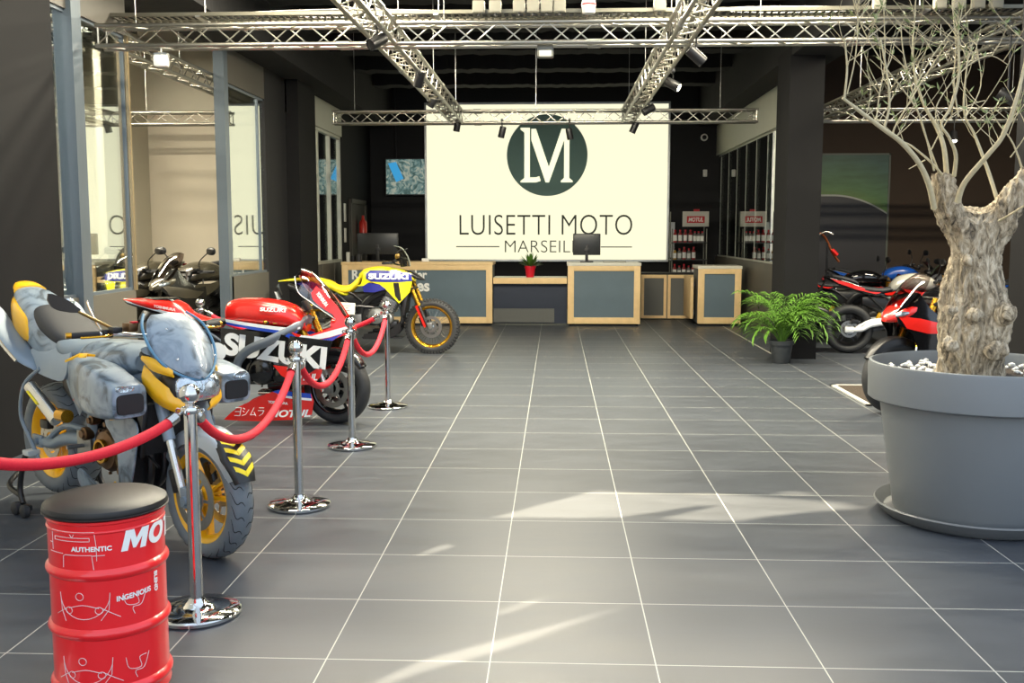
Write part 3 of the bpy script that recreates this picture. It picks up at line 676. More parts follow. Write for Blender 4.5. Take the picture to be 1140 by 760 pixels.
# tube lamps in the left room and the side rooms
tube_m = mat('tube_lamp', 'ffffff', .5, emit='fff6e2', es=6)
def tube_lamp(x, y, z, L_, label, power, rot=False):
    t = thing('tube_lamp', label, 'ceiling lamp', (x, y, z))
    d_ = (.12, L_, .06) if rot else (L_, .12, .06)
    attach(t, MB().box((x, y, z), d_, .01).build('housing', wp)); d2_ = (.06, L_-.06, .03) if rot else (L_-.06, .06, .03)
    attach(t, MB().box((x, y, z-.04), d2_, .01).build('diffuser', tube_m)); area((x, y, z-.08), (0, 0, 0), d2_[0]+.1, d2_[1]+.1, power, (1, .91, .70))
tube_lamp(-6.4, 10.2, 4.2, 2.4, 'long tube lamp on ceiling of left glazed room, front one', 420)
tube_lamp(-7.2, 13.0, 4.2, 2.4, 'long tube lamp on ceiling of left glazed room, back one', 300)
tube_lamp(-5.0, 15.6, 4.2, .8, 'short tube lamp in the office behind left partition', 40)
tube_lamp(5.6, 11.5, 4.2, 2.4, 'long tube lamp over the parked motorcycles at right', 380)

for i, (x, y) in enumerate(((-1.9, 7.1), (1.6, 7.1), (-1.9, 9.2), (1.6, 9.2), (-.2, 11.0))):  # fill lamps added above the view to brighten the hall
    tube_lamp(x, y, 4.12, 1.8, 'added long fill tube lamp between black ceiling beams of the hall, ' + ('front left', 'front right', 'middle left', 'middle right', 'rear')[i], 420 if i == 4 else 235)
# ---------------------------------------------------------------- stanchions and ropes
steel = mat('polished_steel', 'd4d4d2', .08, 1.0, var=.03)
velvet = mat('red_velvet', 'dc142e', .75, var=.15, scale=120, bump=.3, bscale=500)
ropecap = mat('rope_cap', 'b9b9b6', .2, 1)
def stanchion(x, y, label):
    t = thing('rope_stanchion', label, 'barrier post', (x, y, 0), 0, 'polished rope barrier posts')
    MB().lathe([(0, 0), (.170, 0), (.176, .006), (.176, .018), (.168, .024), (.10, .032), (.05, .044), (.036, .058), (.03, .07), (0, .07)], n=64).build('base', steel, t)
    MB().lathe([(.0, .06), (.0255, .06), (.0255, .85), (0, .85)], n=32).build('pole', steel, t)
    MB().lathe([(0, .832), (.034, .832), (.037, .838), (.037, .852), (.034, .858), (.018, .862), (.018, .872), (.014, .876), (0, .876)], n=32).build('collar', steel, t)
    mb = MB()
    for a in (0, PI/2, PI, -PI/2): mb.tube([(.036*math.cos(a), .036*math.sin(a), .845), (.052*math.cos(a), .052*math.sin(a), .85), (.056*math.cos(a), .056*math.sin(a), .838), (.046*math.cos(a), .046*math.sin(a), .832)], .004, 6, 3)
    mb.build('hook_ring', steel, t)
    MB().lathe([(.041*math.sin(PI*i/16), .91-.041*math.cos(PI*i/16)) for i in range(17)], n=32).build('ball_finial', steel, t)
    return t
POSTS = [(-1.86, 3.0), (-1.46, 3.906), (-1.455, 5.535), (-1.475, 7.13), (-1.49, 8.79), (-3.25, 9.04)]
for p, l in zip(POSTS, ('polished post nearest the camera, beyond red drum stool at frame edge', 'polished post directly beside the red drum stool, second from the camera', 'polished post in front of red racing motorcycle engine', 'polished post in front of the racing motorcycle front wheel', 'polished post in front of the yellow motorcycle engine', 'polished post at back left behind the red racing motorcycle tail')):
    stanchion(p[0], p[1], l)
def rope(a, b, sag, label, za=.835, zb=.835):
    a = Vector((a[0], a[1], za)); b = Vector((b[0], b[1], zb)); d = (b-a).normalized()
    a1 = a+d*.05; b1 = b-d*.05; t = thing('barrier_rope', label, 'rope', tuple((a+b)/2-Vector((0, 0, sag))), 0, 'red velvet barrier ropes')
    P = []; N = 24
    for i in range(N+1):
        u = i/N; s_ = 4*u*(1-u); s_ = s_**.85
        P.append(a1+(b1-a1)*u+Vector((0, 0, -sag*s_)))
    attach(t, MB().tube(P[1:-1], .0205, 12, 2).build('velvet_cord', velvet))
    for q in ((P[0], P[2]), (P[-1], P[-3])):
        e = (q[1]-q[0]).normalized()
        attach(t, MB().lathe([(0, 0), (.012, 0), (.023, .012), (.023, .055), (0, .055)], tuple(q[0]+e*.02), tuple(e), 16).build('end_cap', ropecap))
        attach(t, MB().tube([q[0]-e*.01, q[0]+e*.025], .006, 6).build('hook', ropecap))
rope(POSTS[0], POSTS[1], .085, 'red velvet rope sagging above the drum stool to frame edge', .84, .84)
rope(POSTS[1], POSTS[2], .25, 'red velvet rope between post beside drum stool and next post')
rope(POSTS[2], POSTS[3], .25, 'red velvet rope crossing in front of racing motorcycle front forks')
rope(POSTS[3], POSTS[4], .25, 'red velvet rope between the two posts farthest from the camera')
rope(POSTS[4], POSTS[5], .22, 'red velvet rope running back left between yellow and racing motorcycles')

# ---------------------------------------------------------------- drum stool
drum_red = mat('drum_red_lacquer', 'f21a22', .3, var=.04, coat=.6, scale=3)
leather = mat('black_leatherette', '1e1c1b', .42, var=.1, bump=.15, bscale=500)
DX, DY = onpx(118, 562, 3.26)[0], 3.26
t = thing('drum_stool', 'red steel oil drum stool with padded black round seat, foreground left', 'stool', (DX, DY, 0))
r = .188
prof = [(0, .008), (r-.004, .008), (r+.001, .004), (r+.003, .015), (r-.004, .03)]
for zc in (.055, .262, .472):
    for i in range(9):
        a = i/8; prof.append((r-.003+.012*math.sin(PI*a)**.8, zc-.02+.04*a))
prof += [(r-.003, .60)]
for i in range(7): a = i/6; prof.append((r-.003+.004*math.sin(PI*a), .615+.012*a))
prof += [(r-.002, .645), (r+.003, .65), (r+.003, .658), (r-.006, .66), (r-.01, .652), (0, .652)]
prof = [(a_, b_*.95) for a_, b_ in prof]
attach(t, MB().lathe(prof, (DX, DY, 0), n=96).build('drum_body', drum_red))
sp = [(0, .655), (r-.006, .655), (r+.008, .664), (r+.0125, .676), (r+.008, .69), (r-.01, .70), (r-.05, .708), (.08, .714), (0, .716)]
sp = [(a_, b_-.033) for a_, b_ in sp]
attach(t, MB().lathe(sp, (DX, DY, 0), n=96).build('seat_pad', leather))
attach(t, MB().tube([(DX+(r+.0118)*math.cos(i*PI/40), DY+(r+.0118)*math.sin(i*PI/40), .635) for i in range(81)], .0025, 6).build('seat_piping', leather))
cf = Vector((-DX, -DY, 0)).normalized(); cr_ = Vector((-cf.y, cf.x, 0))
def drumfn(phi0, z0, rr=r-.003, tilt=0):
    def fn(u, v, w_):
        a = phi0+u/rr; z = z0+v+u*tilt; p = Vector((DX, DY, 0))+(cf*math.cos(a)+cr_*math.sin(a))*(rr+.0018+w_); p.z = z*.95; return p
    return fn
line_w = mat('drum_print_white', 'e9d6d4', .4, var=0)
mb = MB(); fm = drumfn(R(12), .548); Hh = .075; cu_ = 0
def ringhalf(w_, s_):
    o_ = [(.5*w_+.5*w_*math.cos(a), .5+.52*math.sin(a)) for a in [R(s_*90+180*i/14*1) for i in range(15)]]; i_ = [(.5*w_+(.5*w_-.27)*math.cos(a), .5+.27*math.sin(a)) for a in [R(s_*90+180*i/14) for i in range(15)]][::-1]
    return o_+i_
for wl, polys in ((1.12, [[(0, 0), (0, 1), (.34, 1), (.56, .5), (.78, 1), (1.12, 1), (1.12, 0), (.84, 0), (.84, .58), (.62, .08), (.50, .08), (.28, .58), (.28, 0)]]), (1.08, [ringhalf(1.08, 1), ringhalf(1.08, -1)]),
                  (.86, [[(0, .76), (0, 1), (.86, 1), (.86, .76), (.57, .76), (.57, 0), (.29, 0), (.29, .76)]]), (.95, [[(0, 1), (.28, 1), (.28, .34), (.36, .24), (.59, .24), (.67, .34), (.67, 1), (.95, 1), (.95, .25), (.75, 0), (.20, 0), (0, .25)]]), (.72, [[(0, 0), (0, 1), (.28, 1), (.28, .25), (.72, .25), (.72, 0)]])):
    for P_ in polys: mb.shell([((cu_+a_)*Hh, b_*Hh) for a_, b_ in P_], lambda u, v, w_: fm(u+.25*v, v, w_+.0004), .0012, .02)
    cu_ += wl+.09
mb.text('AUTHENTIC', drumfn(R(-36), .558), .128, .017, .001, bold=.03, sub=.3)
mb.text('INGENIOUS', drumfn(R(6), .375, tilt=.06), .118, .019, .001, bold=.03, sub=.3)
f0 = drumfn(R(48), .445); mb.text('BLEND', lambda u, v, w_: f0(v, -u, w_), .072, .016, .001, bold=.03)
attach(t, mb.build('lettering', white_ink, smooth=0))
mb = MB()
def dl(pts, z0, ph0=0, k=0, rr=.0011):
    P = [(a, b, 0) for a, b in pts]; P = catmull(P, k) if k else [Vector(p) for p in P]
    Q = []
    for i in range(len(P)-1):
        for j in range(5): Q.append(P[i].lerp(P[i+1], j/5))
    Q.append(P[-1]); fn = drumfn(R(ph0), z0); mb.tube([fn(p.x, p.y, 0) for p in Q], rr, 5)
# sketches in metres around the drum
dl([(-.20, -.02), (-.20, .05), (-.04, .05), (-.035, .0), (-.035, -.05)], .575)
dl([(-.185, .03), (-.055, .03), (-.055, .018), (-.185, .018), (-.185, .03)], .575); dl([(-.122, .045), (-.112, .03), (-.104, .045)], .575)
dl([(-.15, -.045), (-.148, -.005), (-.14, 0), (-.05, 0), (-.045, -.05)], .545); dl([(-.215, .02), (-.20, .02)], .56); dl([(-.215, 0), (-.15, 0)], .548); dl([(-.05, -.005), (-.01, -.005)], .548)
def arc(cx, cz, rad, a0, a1, z0, n=14): dl([(cx+rad*math.cos(R(a0+(a1-a0)*i/n)), cz+rad*math.sin(R(a0+(a1-a0)*i/n))) for i in range(n+1)], z0)
for zz, sc in ((.37, 1), (.14, 1)):
    arc(-.085, .035, .085, 180, 360, zz); arc(-.095, .03, .013, 0, 360, zz); arc(-.135, -.02, .012, 0, 360, zz); arc(-.035, -.02, .012, 0, 360, zz)
    dl([(-.17, .04), (-.165, -.02), (-.15, -.06)], zz); dl([(.0, .04), (-.005, -.02), (-.03, -.055)], zz); dl([(-.19, -.04), (-.14, -.01)], zz); dl([(-.03, -.01), (.03, -.05)], zz)
    dl([(-.135, -.012), (-.085, 0), (-.035, -.012)], zz, k=4); dl([(.04, .03), (.05, -.01), (.09, -.015), (.085, .02), (.11, .025)], zz, k=4); dl([(.075, -.05), (.07, -.025), (.10, -.02), (.12, .03)], zz, k=4)
attach(t, mb.build('line_drawing', line_w))

# ---------------------------------------------------------------- big planter and olive tree
pot_m = mat('grey_resin_pot', '74797c', .48, var=.04, scale=4, bump=.05, bscale=300)
PX, PY = 2.30, 5.50
t = thing('tree_planter', 'huge grey round planter holding the olive tree', 'planter', (PX, PY, .03))
attach(t, MB().lathe([(0, .03), (.405, .03), (.415, .045), (.505, .635), (.555, .645), (.568, .655), (.572, .83), (.566, .85), (.552, .853), (.545, .84), (.54, .7), (0, .7)], (PX, PY, 0), n=128).build('pot_body', pot_m))
attach(t, MB().lathe([(0, .70), (.54, .70), (.54, .765), (.3, .785), (0, .79)], (PX, PY, 0), n=64).build('soil', mat('dark_soil', '3a3028', .95, bump=1, bscale=60)))
o = MB().lathe([(0, 0), (.45, 0), (.47, .012), (.505, .06), (.515, .07), (.508, .078), (.497, .068), (.46, .03), (0, .028)], (PX, PY, 0), n=128).build('plant_saucer', mat('saucer_resin', '686b6c', .4, var=.04)); tag(o, 'wide shallow grey saucer under the huge round planter', 'saucer')
mb = MB(); rr_ = random.Random(3)
for i in range(260):
    a = rr_.uniform(0, 2*PI); q = .52*math.sqrt(rr_.uniform(.12, 1)); sx, sy, sz = (rr_.uniform(.012, .022) for _ in range(3))
    M = Matrix.Translation((PX+q*math.cos(a), PY+q*math.sin(a), .792+rr_.uniform(0, .02)-.02*q)) @ Matrix.Rotation(rr_.uniform(0, 6), 4, 'Z') @ Matrix.Diagonal((sx, sy, sz*.7, 1))
    bm = bmesh.new(); bmesh.ops.create_icosphere(bm, subdivisions=1, radius=1); bm.verts.index_update(); mb.add([v.co for v in bm.verts], [[v.index for v in f.verts] for f in bm.faces], M); bm.free()
o = mb.build('white_pebbles', mat('white_pebble', 'e6e6e0', .6, var=.15)); tag(o, 'white pebbles strewn over soil in the huge planter', 'pebbles', kind='stuff')

def bark_mat():
    m = bpy.data.materials.new('olive_bark'); m.use_nodes = True; n = m.node_tree.nodes; L = m.node_tree.links; p = n['Principled BSDF']; p.inputs['Roughness'].default_value = .9
    tc = n.new('ShaderNodeTexCoord'); mp = n.new('ShaderNodeMapping'); mp.inputs['Scale'].default_value = (1, 1, .35); L.new(tc.outputs['Object'], mp.inputs[0])
    nz = n.new('ShaderNodeTexNoise'); nz.inputs['Scale'].default_value = 26; nz.inputs['Detail'].default_value = 10; nz.inputs['Roughness'].default_value = .7; nz.inputs['Distortion'].default_value = 1.2; L.new(mp.outputs[0], nz.inputs[0])
    vo = n.new('ShaderNodeTexVoronoi'); vo.feature = 'DISTANCE_TO_EDGE'; vo.inputs['Scale'].default_value = 30; L.new(mp.outputs[0], vo.inputs[0])
    cr = n.new('ShaderNodeValToRGB'); e = cr.color_ramp.elements; e[0].position = .34; e[0].color = (*srgb('2e2720'), 1); e[1].position = .66; e[1].color = (*srgb('dccfb6'), 1); k = e.new(.48); k.color = (*srgb('9a8c74'), 1)
    L.new(nz.outputs['Fac'], cr.inputs[0]); L.new(cr.outputs[0], p.inputs['Base Color'])
    ad = n.new('ShaderNodeMath'); ad.operation = 'MULTIPLY_ADD'; L.new(vo.outputs['Distance'], ad.inputs[0]); ad.inputs[1].default_value = .9; L.new(nz.outputs['Fac'], ad.inputs[2])
    b = n.new('ShaderNodeBump'); b.inputs['Strength'].default_value = .9; b.inputs['Distance'].default_value = .012; L.new(ad.outputs[0], b.inputs['Height']); L.new(b.outputs[0], p.inputs['Normal'])
    return m
BARK = bark_mat(); twig_m = mat('olive_twig_bark', 'b9ae8e', .8, var=.2, scale=40); olive_leaf = mat('olive_leaf', '7f8c5c', .6, var=.35, scale=10)
tree = thing('olive_tree', 'old olive tree with gnarled pale trunk and nearly bare thin branches', 'tree', (PX, PY, .78))
from mathutils import noise as NZ
def limb(mb, secs, n=40, k=5):   # secs: (px left, px right, px y, Y, depth ratio)
    S = []
    for xl, xr, y, Y, q in secs:
        a = Vector(onpx(xl, y, Y)); b = Vector(onpx(xr, y, Y)); c = (a+b)/2; hw = (b-a).length/2
        S.append((c.z, c.y, -c.x, hw*q, hw, 2.0, 0))
    M = Matrix.Rotation(-PI/2, 4, 'Y'); mb.M = M; mb.loft(S, n, k); mb.M = Matrix.Identity(4)
mb = MB()
limb(mb, [(1040, 1124, 425, 5.5, .9), (1045, 1118, 408, 5.5, .9), (1042, 1124, 385, 5.5, .95), (1043, 1129, 362, 5.5, .9), (1048, 1127, 342, 5.5, .9), (1051, 1120, 322, 5.5, .95), (1056, 1114, 300, 5.5, .95), (1058, 1112, 280, 5.5, .95), (1053, 1117, 262, 5.5, .85), (1046, 1125, 246, 5.5, .7), (1060, 1118, 232, 5.5, .55)])
limb(mb, [(1062, 1108, 285, 5.5, .8), (1050, 1098, 260, 5.5, .8), (1042, 1080, 240, 5.48, .9), (1037, 1071, 220, 5.46, .9), (1035, 1066, 203, 5.45, .9), (1034, 1063, 192, 5.45, .9)])
def tubepx(mb, P, n=10, k=6):
    pts = [Vector(onpx(x, y, Y)) for x, y, Y, r_ in P]; rs = [(r_*.64 if r_ > 3 and r_ < 9 else r_*.55 if r_ < 9 else r_*.8)*Y/1117 for x, y, Y, r_ in P]; mb.tube(pts, lerp_list(rs, (len(P)-1)*k+1 if k else len(P)), n, k)
tubepx(mb, [(1088, 268, 5.5, 30), (1103, 252, 5.48, 26), (1116, 236, 5.45, 21), (1128, 218, 5.42, 18), (1142, 200, 5.4, 16), (1162, 178, 5.38, 14)], 24)
kn = MB()
for x, y, r_ in ((1122, 212, 5), (1088, 262, 5), (1083, 352, 9), (1060, 345, 8), (1120, 350, 9), (1056, 385, 10), (1110, 390, 11), (1078, 290, 6)):
    p = Vector(onpx(x, y, 5.28 if r_ > 5 else 5.32)); rr2 = r_*.0049
    if r_ <= 5: p = Vector(onpx(x, y, 5.4))
    mb.lathe([(rr2*math.sin(PI*i/8), -rr2*math.cos(PI*i/8)*.9) for i in range(9)], tuple(p), n=12)
tmp = mb.build('trunk_raw', BARK); md = tmp.modifiers.new('r', 'REMESH'); md.mode = 'VOXEL'; md.voxel_size = .0085
bpy.context.view_layer.update(); me = bpy.data.meshes.new_from_object(tmp.evaluated_get(bpy.context.evaluated_depsgraph_get())); bpy.data.objects.remove(tmp)
me.materials.clear(); me.materials.append(BARK)
nn = [v.normal.copy() for v in me.vertices]
for v, n_ in zip(me.vertices, nn):
    p = v.co; q = Vector((p.x*7, p.y*7, p.z*3)); big = NZ.noise(q*.9)*.045
    w_ = NZ.noise(Vector((p.x*9, p.y*9, p.z*2.2)))*2.2
    rid = 1-abs(math.sin((math.atan2(p.y-PY, p.x-PX)*11+w_*2.0+NZ.noise(Vector((p.x*22, p.y*22, p.z*7)))*2.5)))
    fine = NZ.fractal(Vector((p.x*40, p.y*40, p.z*18)), 1, 2, 4)*.012
    v.co = p+n_*(big+rid*-.012+fine)
me.shade_smooth(); o = bpy.data.objects.new('trunk', me); COL.objects.link(o); attach(tree, o)
BR = [[(1040, 232, 5.4, 5), (1034, 205, 5.35, 4.8), (1022, 180, 5.3, 4.5), (1003, 158, 5.25, 4.2), (984, 144, 5.2, 3.8), (960, 126, 5.15, 3.2), (938, 109, 5.1, 2.6)],
      [(940, 110, 5.1, 2.2), (943, 80, 5.1, 2.0), (942, 60, 5.1, 1.8), (940, 42, 5.1, 1.4)],
      [(984, 144, 5.2, 2.6), (990, 118, 5.2, 2.3), (988, 85, 5.2, 2.0), (980, 42, 5.2, 1.5)],
      [(1054, 196, 5.45, 4.5), (1051, 165, 5.45, 3.8), (1043, 142, 5.5, 3.4), (1026, 110, 5.5, 2.6), (1016, 65, 5.55, 1.9), (1018, 25, 5.6, 1.2), (1020, -10, 5.6, 1)],
      [(1062, 196, 5.4, 3.6), (1064, 172, 5.35, 3.2), (1056, 152, 5.3, 2.8), (1048, 138, 5.3, 2.2), (1058, 120, 5.3, 3), (1067, 88, 5.3, 2.8), (1067, 45, 5.3, 2)],
      [(1066, 225, 5.35, 5), (1074, 203, 5.3, 4.6), (1100, 172, 5.2, 4.2), (1117, 150, 5.15, 3.8), (1131, 112, 5.1, 3.2), (1140, 75, 5.1, 2.6), (1146, 40, 5.1, 2)],
      [(1112, 228, 5.5, 3.6), (1100, 190, 5.6, 3.2), (1085, 150, 5.65, 2.6), (1073, 122, 5.65, 2), (1078, 60, 5.65, 1.2)],
      [(1050, 196, 5.4, 2.6), (1036, 180, 5.35, 2.2), (1014, 162, 5.3, 2), (994, 150, 5.3, 1.8), (1010, 118, 5.3, 1.4), (1030, 85, 5.35, 1.3), (1056, 45, 5.35, 1)],
      [(1046, 194, 5.5, 2), (1030, 150, 5.5, 1.6), (1018, 110, 5.5, 1.4), (1006, 60, 5.5, 1.2), (1003, 28, 5.5, .9)],
      [(1040, 190, 5.35, 1.8), (1022, 125, 5.3, 1.5), (988, 78, 5.25, 1.2), (962, 35, 5.25, 1), (950, 0, 5.2, .8)],
      [(975, 140, 5.2, 1.3), (979, 105, 5.25, 1.2), (985, 70, 5.3, 1.1), (984, 10, 5.3, .9)],
      [(943, 105, 5.1, 1.3), (952, 65, 5.1, 1.2), (955, 20, 5.1, 1.0), (950, -10, 5.1, .8)],
      [(1012, 110, 5.3, 1.2), (1040, 60, 5.3, 1.1), (1080, 10, 5.3, .8)],
      [(1050, 150, 5.3, 1.4), (1042, 120, 5.25, 1.2), (1070, 80, 5.25, 1), (1100, 62, 5.25, .9), (1122, 72, 5.25, .7)],
      [(1035, 170, 5.4, 1.3), (1060, 128, 5.4, 1.1), (1097, 112, 5.4, .9), (1080, 130, 5.4, .7)],
      [(1142, 200, 5.4, 2.2), (1128, 160, 5.4, 1.6), (1112, 138, 5.4, 1.1), (1103, 122, 5.4, .8)],
      [(1125, 175, 5.35, 1.3), (1142, 150, 5.3, 1), (1150, 125, 5.3, .8)],
      [(1112, 246, 5.3, 2.6), (1126, 238, 5.2, 2.2), (1145, 226, 5.1, 1.8)],
      [(1030, 178, 5.4, 1.4), (1012, 188, 5.4, .9)], [(1067, 130, 5.3, 1.6), (1062, 90, 5.35, 1.4), (1064, 50, 5.35, 1.1), (1060, 5, 5.4, .8)],
      [(1075, 130, 5.55, 1.1), (1092, 95, 5.6, 1), (1087, 50, 5.6, .8)]]
TW = MB(); LV = MB(); rt = random.Random(11)
for B_ in BR:
    mb = MB(); tubepx(mb, B_, 10, 5); attach(tree, mb.build('branch', twig_m))
    pts = [Vector(onpx(x, y, Y)) for x, y, Y, _ in B_]; cp = catmull(pts, 6)
    for j in range(int(len(B_)*1.35)):
        p = cp[rt.randrange(len(cp)//3, len(cp))]; 
        if p.z < 1.95: continue
        d = Vector((rt.uniform(-.7, .7), rt.uniform(-.7, .7), rt.uniform(.2, 1.0))).normalized(); L_ = rt.uniform(.1, .42); Q = [p]
        for s_ in range(4):
            d = (d+Vector((rt.uniform(-.25, .25), rt.uniform(-.25, .25), rt.uniform(-.1, .3)))).normalized(); Q.append(Q[-1]+d*L_/4)
        TW.tube(Q, [.0024, .002, .0016, .0012, .0009], 5, 3)
        for q in Q[2:]:
            if rt.random() < .55:
                for s_ in (1, -1):
                    ld = (d*.6+Vector((rt.uniform(-1, 1), rt.uniform(-1, 1), rt.uniform(-.4, .6)))*.8).normalized(); Lf = rt.uniform(.03, .06); sd = ld.cross(Vector((rt.uniform(-1, 1), rt.uniform(-1, 1), 1))).normalized()*.0055
                    up = sd.cross(ld)*.25
                    LV.add([q, q+ld*Lf*.35+sd, q+ld*Lf, q+ld*Lf*.35-sd, q+ld*Lf*.5+up], [(0, 1, 4), (1, 2, 4), (2, 3, 4), (3, 0, 4)])
o = attach(tree, TW.build('twigs', twig_m)); o['kind'] = 'stuff'
o = attach(tree, LV.build('leaves', olive_leaf, fix=False)); o['kind'] = 'stuff'

# ---------------------------------------------------------------- palm in grey pot by the column
QX, QY = 2.70, 12.05
t = thing('potted_palm', 'green feathery palm in a dark grey pot at right column', 'plant', (QX, QY, 0))
attach(t, MB().lathe([(0, 0), (.10, 0), (.105, .01), (.13, .22), (.145, .22), (.15, .27), (.138, .27), (.13, .235), (0, .235)], (QX, QY, 0), n=32).build('pot', mat('dark_grey_pot', '3b3f42', .45)))
palm_m = mat('palm_leaf', '557f27', .5, var=.35, scale=6); rp = random.Random(5)
for i in range(46):
    a = rp.uniform(0, 2*PI); e = rp.uniform(.6, 1.52); Lf = rp.uniform(.45, .95)*(.75+.25*math.sin(e)); P = []; p = Vector((QX+.03*math.cos(a), QY+.03*math.sin(a), .24)); el = min(1.5, e+.35)
    for s_ in range(9):
        P.append(p.copy()); p = p+Vector((math.cos(a)*math.cos(el), math.sin(a)*math.cos(el)*.8, math.sin(el)))*Lf/8; el -= .12+.05*s_*(1.4-e*.5)
    mb = MB(); mb.tube(P, [.004, .001], 5)
    for s_ in range(2, 9):
        for h_ in (0, .5):
            if s_ == 8 and h_: continue
            q = P[s_] if not h_ else P[s_].lerp(P[min(8, s_+1)], .5); d = (P[s_]-P[s_-1]).normalized(); sd = d.cross(Vector((0, 0, 1))).normalized()
            LL = .17*math.sin(PI*(s_-1)/8.5)+.04
            for g in (1, -1):
                ld = (d*.75+sd*g*.8+Vector((0, 0, .12))).normalized(); nn_ = ld.cross(Vector((0, 0, 1))).normalized()*.009; m_ = q+ld*LL*.5; tip = q+ld*LL+Vector((0, 0, -LL*.3))
                mb.add([q, m_+nn_, tip, m_-nn_, m_+Vector((0, 0, .004))], [(0, 1, 4), (1, 2, 4), (2, 3, 4), (3, 0, 4)])
    o = attach(t, mb.build('frond', palm_m, fix=False))
# ---------------------------------------------------------------- motorcycles
tire_m = mat('tire_rubber', '2b2c2e', .62, var=.1, scale=60, bump=.2, bscale=300)
tire_g = mat('tire_rubber_worn', '686f74', .6, var=.15, scale=30, bump=.2, bscale=300)
groove_m = mat('tread_groove_black', '1a1b1c', .8)
blk = mat('satin_black', '19191b', .38, .1, var=.1); blkg = mat('gloss_black', '0f0f11', .12, 0, coat=.6)
steel_d = mat('dark_steel', '4b4b4c', .35, .9, var=.15); cast = mat('cast_aluminium', '8f908e', .38, .85, var=.15, bump=.1); brt = mat('bright_alloy', 'cfcfcb', .22, .95, var=.06)
gold = mat('gold_anodised', 'c9962c', .25, .85, var=.08); disc_m = mat('brake_disc_steel', 'a7a7a4', .3, .95, var=.1)
bronze = mat('engine_bronze', '6b5138', .35, .8, var=.2); yel = mat('yellow_paint', 'efb411', .3, coat=.5, var=.05)
clear_lens = mat('clear_lens', 'b9c2c8', .1, .85, var=.5, scale=40, bump=1.0, bscale=45, coat=1); amber = mat('amber_lens', 'ea8a1a', .25, coat=.5)
seat_m = mat('seat_vinyl', '24262a', .6, bump=.15, bscale=400); rubber = mat('grip_rubber', '202123', .7, bump=.3, bscale=500)
rad_m = mat('radiator_core', '2a2b2c', .6, .4, bump=1, bscale=260)

